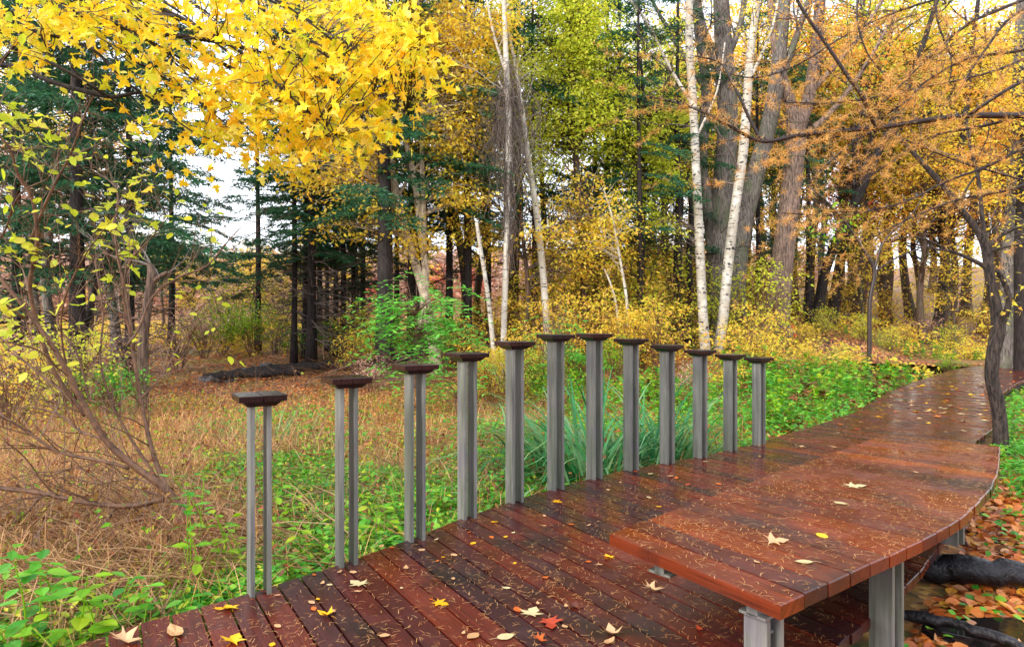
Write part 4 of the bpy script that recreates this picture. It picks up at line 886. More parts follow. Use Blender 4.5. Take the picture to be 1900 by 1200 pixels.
tree('dead_tree', 'broken forked snag left of the sky gap', 'tree', [[(266, 640, 20), (272, 580, 18), (281, 520, 18), (280, 500, 14), (276, 488, 8)], [(281, 525, 12), (298, 512, 9), (310, 505, 6)], [(268, 600, 8), (250, 590, 6), (215, 600, 4)]], [], 14, 'bark_mid', 'gold', bare=5, twigm='twig_grey')

# --- bushes and saplings of the middle distance
def bush_proto(name, leafm, H, W_, n, ls, stemm='twig', seed=0, nper=18):
    e = empty(name, (0, -500, 0)); tw = MB(); lf = MB(); e.location = (0, 0, 0)
    for k in range(9):
        a = rng.uniform(0, 6.28); d = np.array([math.cos(a)*.35, math.sin(a)*.35, 1]); ends = []
        wander(tw, np.array([math.cos(a)*.05, math.sin(a)*.05, -.1]), d, H*rng.uniform(.6, .95), .014*H/1.5, 1, 4, .2, .5, ends, .25)
    for c in ell_pts((0, 0, H*.58), (W_, W_, H*.45), n, .5):
        pts, dr = spray_pts(c, W_*.28, nper, .25); leaves(lf, pts, ls, OVAL, .9, .5, dr)
        twig(tw, (c[0]*.2, c[1]*.2, max(.05, c[2]*.35)), c, .006, .003, .05, 4)
    t = tw.build('stems', M[stemm], e); l = lf.build('leaves', M[leafm], e); return e
BP = {'y': bush_proto('bush', 'mixleaf', 1.7, .9, 60, .075), 'g': bush_proto('bush', 'lime', 1.5, .9, 60, .075), 'v': bush_proto('bush', 'ygreen', 2.2, 1.1, 70, .085), 'o': bush_proto('bush', 'gold', 1.6, .9, 50, .08),
      'e': bush_proto('bush', 'green', 1.2, .8, 60, .08), 's': bush_proto('bush', 'salmon', 1.6, .9, 36, .08)}
USED = set()
CNM = {'y': 'mixed yellow', 'g': 'lime green', 'v': 'yellow-green', 'o': 'golden orange', 'e': 'fresh green', 's': 'faded pink-orange'}
def put_proto(pool, used, k, loc, rz, sc, label, group):
    src = pool[k]
    if k not in used:
        used.add(k); src.location = loc; src.rotation_euler = (0, 0, rz); src.scale = (sc, sc, sc); o = src; o['label'] = label
        if group: o['group'] = group
    else: o = copy_thing(src, loc, rz, sc, label, group)
    return o
def bush(k, px, Y, sc, label, group=None):
    o = put_proto(BP, USED, k, tuple(G(px, Y)), rng.uniform(0, 6.28), sc, label, group); o['category'] = 'bush'; return o
BL_ = [('g', 415, 25, 1.25, 'lime bush above the left end of the stone row'), ('g', 470, 25, 1.3, 'lime bush behind the middle of the stone row'), ('v', 440, 28, 1.5, 'yellow-green bush rising behind the two lime bushes'), ('y', 510, 26, .95, 'yellow bush left of the three close hemlocks'), ('e', 620, 24, 1.1, 'fresh green bush at the foot of the hemlocks right of the clearing'), ('e', 560, 24, .9, 'small green bush at the foot of the three close hemlocks'),
       ('y', 1040, 19, 1.3, 'yellow bush behind the sixth post from the left'), ('y', 1110, 19.5, 1.4, 'yellow bush behind the eighth post from the left'), ('o', 1190, 19, 1.1, 'golden bush left of the left white birch'), ('y', 1225, 18.6, 1.2, 'yellow bush beside the left white birch'), ('v', 1180, 22, 1.2, 'yellow-green bush on the rise left of the crooked pair of trunks'), ('y', 985, 17, .9, 'yellow bush right of the vine-hung trunk foot'), ('o', 930, 17.5, .8, 'golden bush between the broken birch pole and vine-hung trunk'),
       ('o', 880, 16, .75, 'golden low bush behind the fourth post from the left'), ('y', 1405, 18, 1.15, 'yellow bush between the right birch and the stout brown trunk'), ('o', 1425, 17.5, .8, 'golden bush in front of the stout brown trunk foot'), ('y', 1500, 19, 1.0, 'yellow bush right of the stout brown trunk foot'), ('v', 1560, 20, .8, 'yellow-green bush under the leaning pair of trunks'), ('v', 1650, 27, .9, 'yellow-green bush right of the Y-forked sapling'), ('g', 1760, 24, .9, 'lime bush on the bank beyond the dark water'),
       ('v', 1600, 27, 1.0, 'yellow-green bush on the slope behind the Y-forked sapling'), ('y', 1680, 29, 1.1, 'mid-slope yellow bush below the orange foliage'), ('o', 1800, 27, 1.2, 'golden bush left of the crooked tree by the deck'), ('s', 1720, 31, 1.3, 'faded orange bush high on the right slope'), ('e', 960, 22, .9, 'green bush deep behind the vine-hung trunk'),
       ('s', 250, 17, 1.0, 'faded pink bush behind the bare shrub'), ('s', 330, 21, 1.2, 'faded pink bush beneath the sky gap'), ('e', 210, 13, .9, 'green bush at the foot of the broken snag'), ('v', 120, 13, .9, 'yellow-green bush at the foot of the big far-left hemlock'), ('s', 60, 15, 1.1, 'faded pink bush at the left picture edge'), ('y', 20, 11, .9, 'yellow bush at the left picture edge'), ('s', 380, 24, 1.2, 'faded pink bush left of the lime bushes'),
       ('o', 1350, 15.5, .55, 'orange bush at the foot of the right white birch'), ('s', 1285, 15, .5, 'pinkish bush at the foot of the left white birch'), ('y', 1470, 24, 1.2, 'yellow bush in the gap right behind the stout brown trunk'), ('v', 1320, 25, 1.2, 'yellow-green bush behind the grey forked tree'), ('y', 1090, 25, 1.4, 'yellow bush far behind the tallest posts'), ('o', 1240, 27, 1.6, 'golden bush far behind the left white birch'), ('y', 860, 24, 1.2, 'yellow bush far behind the broken birch pole')]
ADJ = ['left', 'right']
for k, px, Y, sc, place in [('y', 1005, 21, 1.7, 'large yellow bush just right of the vine-hung trunk'), ('v', 1065, 23, 1.9, 'large yellow-green bush behind the sixth and seventh posts'), ('y', 1130, 22.5, 1.9, 'large yellow bush around the thin white sapling'), ('y', 1195, 23, 1.8, 'large yellow bush midway between the thin white sapling and the left birch'), ('v', 1240, 24, 1.6, 'large yellow-green bush left of the left birch'), ('o', 1150, 26, 1.8, 'large golden bush behind the thin white sapling'),
      ('o', 1070, 27, 1.9, 'large golden bush far behind the seventh post'), ('y', 920, 21.5, 1.3, 'large yellow bush behind the broken birch pole foot'), ('o', 850, 20, 1.0, 'golden bush right of the young ash'), ('y', 905, 15.5, .7, 'yellow bush at the foot of the broken birch pole'), ('v', 950, 15, .6, 'yellow-green bush at the foot of the vine-hung trunk'), ('g', 1000, 16, .7, 'lime bush behind the gap of the fifth and sixth posts'), ('o', 880, 14.5, .45, 'low golden bush just behind the fourth post'), ('e', 1080, 16.5, .8, 'green bush behind the two tallest posts'), ('g', 1140, 17, .8, 'lime bush behind the eighth post from the left'), ('y', 1160, 18.5, 1.1, 'yellow bush at the foot of the thin white sapling'), ('s', 690, 16, .6, 'brownish-pink bush under the young ash'), ('y', 660, 19, .8, 'yellow bush above the brush heap'), ('v', 1400, 23.5, 1.5, 'yellow-green bush left of the stout brown trunk foot'), ('y', 1380, 27, 1.6, 'yellow bush behind the right birch'), ('y', 1490, 26, 1.3, 'yellow bush beyond the striped bundle'), ('v', 1530, 27, 1.1, 'yellow-green bush at the foot of the leaning pair'), ('o', 1350, 30, 2.0, 'tall golden bush between the birches'), ('o', 1450, 33, 2.0, 'tall golden bush far behind the stout brown trunk'),
      ('y', 1640, 33, 1.5, 'yellow bush upslope of the Y-forked sapling'), ('o', 1560, 35, 1.8, 'golden bush upslope of the leaning pair'), ('y', 1830, 33, 1.6, 'yellow bush upslope at far right'), ('v', 1760, 29, 1.1, 'yellow-green bush at the foot of the thin dark right trunk'), ('v', 700, 21, 1.1, 'yellow-green bush at the flared hemlock foot'), ('y', 660, 23, 1.0, 'yellow bush under the thin hemlocks'), ('v', 530, 28, 1.4, 'yellow-green bush far behind the three close hemlocks'), ('g', 375, 26, 1.1, 'lime bush at the left end of the stone row')]+BL_: bush(k, px, Y, sc*(.55 if px > 1470 and Y < 30 else .7 if px > 1470 else 1), place)

# --- compound-leaved young ash
def compound(lf, tw, p, d, L, n=6, ls=.13, droop=.5):
    d = d/np.linalg.norm(d); m = n+1; t = np.linspace(0, 1, m)[:, None]
    r = p+d*L*t; r[:, 2] -= L*droop*(t[:, 0]**2)
    tw.tube(r, np.linspace(.004, .002, m), 3, .5, cap=False)
    side = np.cross(d, [0, 0, 1]); side /= np.linalg.norm(side)+1e-9
    A, D = [], []
    for i in range(1, m):
        for s_ in (-1, 1): A.append(r[i]); D.append(side*s_+d*.45)
    A.append(r[-1]); D.append(d); leaves(lf, np.array(A), ls, (OVAL[0]*[1, .75, 1], OVAL[1]), .22, .45, np.array(D), .15)
def ash(label, px, Y, H, spread, n, ls=.12):
    b = G(px, Y); e = empty('young_ash', tuple(b), label, 'sapling'); tw = MB(); lf = MB()
    c0 = b+[0, 0, H*.62]; rad = np.array([spread, spread*.7, H*.45])
    trunk = [smooth_line([b-[0, 0, .1], b+[rng.normal(0, .1), 0, H*.35], c0+[rng.normal(0, spread*.4), rng.normal(0, spread*.2), H*.1]], 5) for _ in range(4)]
    for q in trunk: tw.tube(q, np.linspace(.022, .008, len(q)), 6, rng.random())
    tp = np.concatenate(trunk)
    for p in ell_pts(c0, rad, n, .6):
        if p[2] < b[2]+.15: continue
        j = int(np.argmin(np.linalg.norm(tp-p, axis=1)+np.maximum(tp[:, 2]-p[2], 0)*2)); twig(tw, tp[j], p, .008, .004, .08, 5); a = math.atan2(p[1]-b[1], p[0]-b[0])+rng.normal(0, .7)
        compound(lf, tw, p, np.array([math.cos(a), math.sin(a), rng.uniform(-.1, .4)]), rng.uniform(.35, .65), int(rng.integers(4, 7)), ls)
    adopt(tw.build('stems', M['twig'], None), e); adopt(lf.build('leaves', M['ash'], None), e); return e
ash('bright green young ash with drooping compound leaves behind the third post from the left', 778, 13.5, 2.75, 1.05, 210, .15)
ash('small green ash sapling behind the tallest posts', 1020, 16, 2.0, .6, 40, .15)
ash('low green ash sapling right behind the fifth post from the left', 850, 13, 1.2, .45, 26, .14)

# --- standing herbs beyond the posts on the right (knee to hip high)
def herb_proto(h, leafm, n=4, wither=False):
    e = empty('leafy_herb', (0, 0, 0)); st = MB(); lf = MB()
    for k in range(n):
        a = rng.uniform(0, 6.28); r = rng.uniform(0, .22); hh = h*rng.uniform(.7, 1.1); b = np.array([r*math.cos(a), r*math.sin(a), -.05]); tp = b+np.array([rng.normal(0, .1), rng.normal(0, .1), hh])
        st.tube([b, (b+tp)/2+rng.normal(0, .015, 3), tp], [.007, .006, .003], 4, rng.random(), cap=False)
        m = 14; f = rng.uniform(.25, 1, m); pts = b+(tp-b)*f[:, None]; aa = rng.uniform(0, 6.28, m); d = np.c_[np.cos(aa), np.sin(aa), 0*aa]
        leaves(lf, pts, .17, OVAL, .28, .3, d, .35)
        aa = np.arange(5)*1.26; leaves(lf, np.repeat(tp[None], 5, 0), .13, OVAL, .2, .1, np.c_[np.cos(aa), np.sin(aa), 0*aa])
    st.build('stalks', M['twig'] if wither else M['green'], e); lf.build('leaves', M[leafm], e); return e
HP = {0: herb_proto(1.05, 'green'), 1: herb_proto(.85, 'lime'), 2: herb_proto(.95, 'green', 5), 3: herb_proto(.7, 'herbbrown', 5, True)}
HU = set(); HG = {0: 'tall dark green leafy herb', 1: 'lime green leafy herb', 2: 'bushy green leafy herb', 3: 'withered brown-leaved herb'}
for k in range(150):
    px = rng.uniform(1330, 1740); Y = rng.uniform(11.5, 19.5); x = (px-950)/F*Y
    xl = np.interp(Y, [p[1] for p in DL], [p[0] for p in DL])
    if x > xl-.35: continue
    t = int(rng.choice([0, 1, 2, 0, 1, 3, 3])); s_ = rng.uniform(.6, .95)*(.75 if Y < 12.5 else 1)
    where = ('just beyond the rightmost post' if px < 1440 else 'right of the rightmost post' if px < 1540 else 'below the Y-forked sapling' if px < 1640 else 'near the far deck bend')+(', front row' if Y < 13.5 else ', middle row' if Y < 16.5 else ', back row')
    o = put_proto(HP, HU, t, (x, Y, float(g(x, Y))), rng.uniform(0, 6.28), s_, f'{HG[t]} in the green stand {where}', 'dense stand of herbs left of the far deck'); o['category'] = 'herb'
for k in range(70):
    px = rng.uniform(1560, 1840); Y = rng.uniform(23.5, 28); x = (px-950)/F*Y; t = int(rng.choice([0, 1, 2]))
    if ((x-13.8)/4.8)**2+((Y-24)/3.6)**2 < 1: continue
    o = put_proto(HP, HU, t, (x, Y, float(g(x, Y))), rng.uniform(0, 6.28), rng.uniform(.5, .8), f'{HG[t]} on the bank beyond the dark water, ' + ('left end' if px < 1650 else 'middle' if px < 1750 else 'right end'), 'herbs on the bank beyond the water'); o['category'] = 'herb'
for k in range(40):
    px = rng.uniform(990, 1300); Y = rng.uniform(13, 16); x = (px-950)/F*Y; t = int(rng.choice([0, 1, 2, 3]))
    o = put_proto(HP, HU, t, (x, Y, float(g(x, Y))), rng.uniform(0, 6.28), rng.uniform(.4, .75), f'{HG[t]} behind the gap right of the {PN[int(np.argmin([abs(a[0]-px)+999*(a[0] > px) for a in POSTPX]))]} post, {"front" if Y < 14.5 else "back"} row', 'herbs behind the middle posts'); o['category'] = 'herb'
for k in range(46):
    Y = rng.uniform(6.6, 15); x = np.interp(Y, [p[1] for p in DR], [p[0] for p in DR])+rng.uniform(.15, 2.2); t = int(rng.choice([0, 1, 2, 2]))
    if x/Y > .85: continue
    o = put_proto(HP, HU, t, (x, Y, float(g(x, Y))), rng.uniform(0, 6.28), rng.uniform(.3, .5), f'{HG[t]} right of the deck, ' + ('between bench and crooked tree' if Y < 9.3 else 'just behind the crooked tree' if Y < 12 else 'far beyond the crooked tree'), 'herbs right of the deck'); o['category'] = 'herb'

# --- strap-leaved clumps
def strap(label, x, y, n, h, w=.014, mt='blade', spread=.35):
    z = float(g(x, y)); e = empty('strap_leaved_clump', (x, y, z), label, 'plant'); q = np.c_[x+rng.normal(0, spread*.5, n), y+rng.normal(0, spread*.4, n)]
    q = q[~np_in(q, DPOLYX)]; a = np.arctan2(q[:, 1]-y, q[:, 0]-x)+rng.normal(0, .5, len(q))
    adopt(blades(q, h, w, .27, 7, a, keep_off=True).build('leaves', M[mt], None), e); return e
strap('big clump of long arching blue-green strap leaves behind the middle posts', 1.0, 8.05, 520, 1.6, .024, spread=.8)
strap('second strap-leaved clump, behind the eighth and ninth posts from the left', 1.95, 8.8, 280, 1.35, .022, spread=.5)
strap('small low clump of grassy strap leaves behind the leftmost post', -3.6, 10.2, 90, .8, .010, spread=.5)

# ================================================================== FOREGROUND LEFT SHRUB
def fg_shrub():
    Y = 5.8; b = G(388, Y); e = empty('bare_shrub', tuple(b), 'large bare multi-stemmed shrub with brown wet stems and a few yellow-green leaves', 'shrub')
    S = [[(392, 1012, 20), (350, 960, 19), (305, 905, 18), (250, 865, 16), (195, 815, 15), (150, 740, 13), (115, 670, 12), (60, 590, 10), (0, 515, 9), (-50, 450, 8)],
         [(305, 925, 16), (240, 938, 15), (160, 932, 13), (80, 915, 12), (0, 905, 12), (-60, 895, 11)], [(330, 935, 14), (300, 890, 12), (278, 830, 11), (258, 740, 10), (243, 650, 9), (238, 600, 8), (228, 540, 7), (212, 470, 6), (205, 400, 5)],
         [(240, 868, 10), (190, 855, 9), (110, 838, 8), (50, 800, 7), (0, 768, 6)], [(165, 770, 10), (110, 690, 9), (80, 600, 9), (68, 530, 9), (80, 480, 9), (86, 440, 9), (78, 370, 7), (55, 330, 6), (40, 280, 5), (0, 240, 4)],
         [(86, 450, 8), (110, 420, 7), (150, 360, 6), (190, 310, 5), (235, 225, 4), (280, 190, 3)], [(240, 640, 7), (262, 610, 6), (290, 550, 5), (340, 515, 5), (390, 495, 4), (430, 450, 3), (455, 425, 2)], [(245, 650, 6), (230, 590, 5), (222, 530, 4), (235, 480, 4), (270, 440, 3), (300, 400, 2)],
         [(60, 590, 6), (20, 560, 5), (0, 600, 5), (8, 650, 4)], [(195, 815, 7), (150, 800, 6), (110, 770, 5), (60, 755, 4)], [(125, 690, 5), (170, 740, 4), (150, 650, 4), (120, 600, 3), (128, 520, 3)], [(205, 400, 4), (190, 340, 3), (130, 300, 2)],
         [(150, 740, 5), (130, 640, 4), (138, 560, 4), (180, 480, 3), (230, 420, 2)], [(258, 740, 5), (300, 690, 4), (340, 620, 3), (400, 570, 2)], [(0, 420, 6), (50, 330, 5), (110, 230, 4), (150, 200, 3)], [(0, 480, 5), (60, 440, 4), (110, 380, 3), (180, 360, 2)],
         [(80, 915, 6), (40, 960, 5), (0, 985, 4)], [(220, 935, 7), (180, 980, 6), (90, 1000, 5), (20, 1040, 4)], [(350, 960, 8), (360, 1010, 6), (340, 1040, 4)], [(300, 905, 6), (240, 890, 5), (170, 900, 4), (90, 880, 3)], [(360, 975, 9), (300, 960, 8), (220, 970, 6), (120, 1000, 5), (40, 1010, 3)], [(290, 900, 9), (210, 780, 7), (170, 680, 6), (170, 580, 5), (150, 480, 4)], [(190, 810, 7), (100, 730, 6), (30, 680, 5), (-20, 640, 4)]]
    tr = MB(); tips = []
    for i, st in enumerate(S):
        q, r = stem_pts(st, Y+.0, i == 0, [-.5, -.3, .3, -.1, -.6, .2, .4, -.2, -.3, .1, .2, .1, -.4, .5, -.5, -.2, .1, -.2, 0, .2, 0, .2, .1, -.2, -.3][i]); q[:, 1] += [0, 0, .05, 0, -.15, -.6, -.1, .1, -.3, 0, -.1, .3, -.2, .1, -.9, -.6, 0, 0, 0, .1, 0, .2, .2, -.1, 0][i]*np.linspace(.3, 1, len(q)) if i else 0
        r = r*.85; tr.tube(q, r*rng.uniform(.9, 1.1), 8, rng.random()); tips.append((q, r))
    tw = MB(); ends = []
    for q, r in tips:
        for k in range(16):
            j = rng.integers(len(q)//4, len(q)); d = q[j]-q[j-1]; d = d/(np.linalg.norm(d)+1e-9)+rng.normal(0, .55, 3)+[0, -.1, .25]
            wander(tw, q[j], d, rng.uniform(.3, 1.0), min(r[j]*.5, .008), 1, 3, .15, .5, ends, .12)
    lf = MB(); EP = np.array([x[0] for x in ends])
    pp = (EP[:, 0]/EP[:, 1]*F+950); py = HOR-(EP[:, 2]-EYE)/EP[:, 1]*F
    keep = (py < 700) & (pp < 420); EP = EP[keep]
    A = []
    for p in EP:
        if rng.random() < .3: n = rng.integers(1, 4); A.append(p+rng.normal(0, .05, (n, 3)))
    A = np.concatenate(A); A = A[rng.random(len(A)) < .75]; leaves(lf, A, .072, ROUND, .5, .6)
    C = [(60, 265, 60, 30, 14), (30, 220, 40, 20, 10), (215, 480, 60, 60, 9), (250, 320, 60, 70, 10), (30, 460, 45, 30, 12), (110, 520, 50, 60, 8), (220, 250, 60, 30, 6), (50, 620, 60, 60, 14), (240, 410, 50, 30, 8)]
    B = [P(cx+rng.normal(0, rx*.5), cy+rng.normal(0, ry*.5), Y-.3+rng.normal(0, .3)) for cx, cy, rx, ry, n in C for _ in range(int(n*.7))]
    B = np.array(B); leaves(lf, B, .092, MAPLE, .5, .7)
    for p in B: 
        j = int(np.argmin([np.min(np.linalg.norm(q-p, axis=1)) for q, r in tips])); q = tips[j][0]; twig(tw, q[int(np.argmin(np.linalg.norm(q-p, axis=1)))], p, .003, .0012, .05, 4)
    adopt(tr.build('stems', M['twig'], None, True), e); adopt(tw.build('twigs', M['twig'], None), e); adopt(lf.build('leaves', M['ygreen'], None), e)
fg_shrub()
# ================================================================== OVERHANGING YELLOW MAPLE (trunk outside the left of the frame)
def fg_maple():
    Y = 5.0; b = np.array([-5.6, 5.4, 0]); b[2] = float(g(b[0], b[1])); e = empty('maple_tree', tuple(b), 'overhanging yellow maple boughs with big leaves at upper left', 'tree')
    tr = MB(); tk = np.array([b-[0, 0, .1], b+[.05, 0, 1.2], b+[.1, 0, 2.6], b+[.3, -.1, 4.2], b+[.8, -.1, 6.0]]); tr.tube(smooth_line(tk, 5), np.linspace(.17, .07, 21), 12)
    def pl(l, dY=0): 
        P_ = np.array([P(a, c, Y+d) for a, c, w, d in l]); R = np.array([w for a, c, w, d in l])*Y/F/2; q = smooth_line(np.c_[P_, R], 5); return q[:, :3], q[:, 3]
    t0 = [(-520, 100, 30, .4), (-300, -20, 24, .2)]
    S = [[(-440, -160, 26, .4), (-200, -90, 20, .2), (60, -40, 16, 0), (170, 15, 14, 0), (225, 48, 13, 0), (300, 62, 11, 0), (370, 72, 9, 0), (440, 86, 7, .1), (520, 110, 5, .1), (600, 150, 4, .1), (680, 200, 3, .2)],
         [(-460, 60, 22, .4), (-200, 20, 14, .1), (-40, 10, 9, -.1), (20, 35, 8, -.1), (75, 62, 7, -.1), (120, 72, 6, 0), (180, 98, 6, 0), (230, 150, 5, 0), (290, 190, 4, .1), (350, 240, 3, .1), (420, 270, 2, .1)],
         [(-480, 200, 22, .4), (-200, 130, 14, .2), (0, 120, 10, .2), (90, 150, 9, .2), (150, 168, 9, .2), (210, 180, 8, .2), (260, 172, 6, .2), (330, 180, 5, .2), (420, 172, 4, .2), (500, 200, 3, .2)],
         [(60, -40, 10, 0), (200, -20, 8, -.2), (330, 30, 6, -.3), (450, 100, 5, -.4), (540, 180, 4, -.5), (620, 250, 3, -.5)], [(150, 0, 7, 0), (280, 80, 5, .1), (360, 150, 4, .1), (450, 230, 3, .1), (520, 290, 2, .1)],
         [(-200, -90, 12, .2), (100, -110, 9, .2), (350, -60, 7, .2), (520, 10, 5, .3), (660, 90, 4, .4), (760, 160, 2, .4)], [(0, 120, 6, .2), (40, 60, 4, .1), (20, 20, 3, 0)], [(75, 62, 4, -.1), (85, 90, 4, -.1), (95, 105, 5, -.1)]]
    for k in range(26):
        cx, cy = rng.uniform(150, 700), rng.uniform(-20, 190); S.append([(cx-140, cy-70, 5, rng.uniform(-.3, .4)), (cx-60, cy-25, 4, rng.uniform(-.3, .4)), (cx, cy+20, 3, rng.uniform(-.3, .4)), (cx+70, cy+80, 2, rng.uniform(-.3, .4))])
    ap = []
    for l in S: q, r = pl(l); tr.tube(q, r, 7, rng.random()); ap.append(q)
    ap = np.concatenate(ap); tw = MB(); lf = MB()
    C = [(300, 10, 190, 40, 60), (420, 110, 150, 70, 70), (560, 90, 150, 95, 95), (520, 190, 120, 60, 62), (650, 180, 110, 80, 58), (620, 250, 60, 25, 24), (690, 70, 90, 60, 50), (440, 240, 70, 20, 18), (170, 20, 120, 25, 26), (40, 60, 50, 50, 14), (480, 290, 50, 20, 8), (320, 180, 60, 60, 16), (60, 15, 90, 30, 14), (130, 35, 60, 20, 10), (330, 295, 60, 15, 4), (250, 120, 60, 30, 6), (540, 280, 30, 20, 6), (720, 150, 50, 80, 26), (760, 60, 40, 60, 12), (700, 250, 40, 30, 8), (180, 70, 130, 40, 16), (790, 110, 40, 60, 7)]
    for cx, cy, rx, ry, n in C:
        for _ in range(int(n*1.0)):
            px_, py_ = cx+rng.uniform(-1, 1)*rx, cy+rng.uniform(-1, 1)*ry; c = P(px_, py_, Y+rng.normal(0, .45))
            pts, dr = spray_pts(c, rng.uniform(.08, .26), int(rng.integers(3, 8)), .4)
            leaves(lf, pts, .070, MAPLE, .9, .7, dr*1.0+np.array([.35, 0, 0]))
            j = int(np.argmin(np.linalg.norm(ap-c, axis=1)+rng.random(len(ap))*.1)); twig(tw, ap[j], c, .005, .0018, .04, 5)
    adopt(tr.build('trunk', M['bark_dark'], None, True), e); adopt(tw.build('twigs', M['twig_dark'], None), e); adopt(lf.build('leaves', M['yellow'], None), e)
fg_maple()
# ================================================================== OVERHANGING LARCH (trunk outside the right of the frame)
def fg_larch():
    Y = 4.6; b = np.array([5.6, 5.2, 0]); b[2] = float(g(b[0], b[1])); e = empty('larch_tree', tuple(b), 'overhanging larch boughs with dark knobbly twigs and orange needles at upper right', 'tree')
    tr = MB(); tr.tube(smooth_line([b-[0, 0, .1], b+[.0, 0, 2], b+[-.05, 0, 4.5], b+[0, .1, 8]], 6), np.linspace(.17, .06, 19), 12)
    S = [[(2480, 160, 24, .6), (2200, 195, 18, .3), (1980, 205, 13, .1), (1900, 214, 12, 0), (1800, 215, 11, 0), (1730, 222, 10, 0), (1640, 236, 9, 0), (1560, 243, 8, 0), (1480, 252, 8, 0), (1412, 262, 7, 0), (1350, 232, 6, 0), (1300, 206, 5, 0), (1250, 190, 4, .1), (1200, 178, 2, .1)],
         [(1412, 262, 6, 0), (1388, 215, 6, 0), (1365, 165, 5, 0), (1338, 118, 4, .1), (1290, 104, 3, .1)], [(1624, 236, 7, 0), (1600, 180, 8, -.1), (1565, 130, 7, -.1), (1525, 70, 6, -.1), (1490, 20, 6, -.1), (1460, -40, 5, -.1)],
         [(2300, -60, 14, .5), (2060, 40, 9, .2), (1900, 92, 6, .1), (1800, 108, 5, .1), (1720, 150, 4, .1), (1680, 190, 3, .1), (1600, 240, 2, .1)], [(1980, 120, 8, -.3), (1900, 150, 7, -.3), (1850, 178, 6, -.3), (1800, 212, 5, -.2)],
         [(2200, 195, 10, .3), (1980, 250, 8, 0), (1900, 275, 6, -.1), (1830, 310, 5, -.1), (1760, 335, 4, -.1), (1690, 370, 4, 0), (1620, 390, 3, 0), (1540, 400, 2, .1), (1450, 395, 2, .1)],
         [(1900, 214, 5, 0), (1820, 235, 5, .1), (1740, 250, 4, .1), (1690, 275, 4, .1), (1640, 310, 3, .1), (1570, 350, 2, .1)], [(2000, 300, 7, .2), (1880, 350, 5, .1), (1780, 370, 4, .1), (1700, 400, 3, .2), (1620, 440, 2, .2)],
         [(2100, -80, 8, .2), (1850, 20, 6, 0), (1790, 50, 5, 0), (1720, 110, 4, .1), (1640, 190, 3, .1)], [(2000, 60, 6, .4), (1850, 130, 5, .3), (1700, 165, 4, .3), (1560, 190, 3, .3), (1450, 190, 2, .3)],
         [(1600, -60, 5, .2), (1590, 30, 4, .2), (1610, 100, 3, .2), (1650, 150, 2, .2)], [(1730, -60, 5, .1), (1740, 40, 4, .1), (1765, 110, 3, .1), (1760, 160, 2, .1)], [(1900, -40, 5, .1), (1700, 10, 4, .2), (1580, 60, 3, .3), (1480, 120, 3, .3), (1400, 145, 2, .3), (1330, 130, 2, .3)],
         [(1640, 236, 4, 0), (1590, 260, 3, .1), (1540, 300, 3, .1), (1500, 340, 2, .1)], [(2050, 380, 6, .3), (1900, 335, 4, .3), (1780, 300, 4, .3), (1680, 260, 3, .3)], [(1980, -20, 6, -.2), (1880, 30, 5, -.2), (1830, 90, 4, -.2), (1780, 165, 3, -.2)]]
    tw = MB(); nd = MB(); A = []
    def needle_tufts(q, dens):
        L = np.linalg.norm(np.diff(q, axis=0), axis=1).sum(); n = int(L*dens)
        for f in rng.random(n):
            i = f*(len(q)-1); j = int(i); p = q[j]+(q[min(j+1, len(q)-1)]-q[j])*(i-j); m = int(rng.integers(8, 22))
            dr = rng.normal(size=(m, 3)); dr[:, 2] += .15; dr /= np.linalg.norm(dr, axis=1)[:, None]; A.append((np.repeat(p[None], m, 0), dr))
    for si, l in enumerate(S):
        P_ = np.array([P(a, c, Y+d) for a, c, w, d in l]); R = np.array([w for a, c, w, d in l])*Y/F/2*1.0; q = smooth_line(np.c_[P_, R], 6); tr.tube(q[:, :3], q[:, 3], 7, rng.random())
        q3 = q[:, :3]; L = np.linalg.norm(np.diff(q3, axis=0), axis=1).sum()
        for f in rng.random(int(L*22)):      # knobbly spurs
            i = f*(len(q)-1.01); j = int(i); p = q3[j]+(q3[j+1]-q3[j])*(i-j); d = rng.normal(size=3); d[2] += .9; d /= np.linalg.norm(d)
            tw.tube([p, p+d*(q[j, 3]+.010), p+d*(q[j, 3]+rng.uniform(.018, .034))], [.0055, .005, .002], 4, rng.random())
        needle_tufts(q3[len(q3)//4:], 9)
        for k in range(int(L*7)):
            j = rng.integers(len(q3)//5, len(q3)-1); d = (q3[j+1]-q3[j]); d /= np.linalg.norm(d); s_ = rng.normal(0, .55, 3); d2 = d+s_+[0, 0, -.12]
            pts = wander(tw, q3[j], d2, rng.uniform(.3, .95), .0023, 1 if rng.random() < .4 else 0, 3, -.1, .45, None, .08, .35); needle_tufts(pts, 22)
    P0 = np.concatenate([a for a, d in A]); D0 = np.concatenate([d for a, d in A]); print('larch needles', len(P0))
    nd_t = (np.array([[0, -.02, 0], [1, -.015, 0], [1, .015, 0], [0, .02, 0]]), [(0, 1, 2, 3)])
    leaves(nd, P0, .034, nd_t, 1.5, 0, D0, .3)
    adopt(tr.build('trunk', M['larch_bark'], None, True), e); adopt(tw.build('twigs', M['larch_bark'], None), e); adopt(nd.build('needles', M['larch'], None), e)
fg_larch()

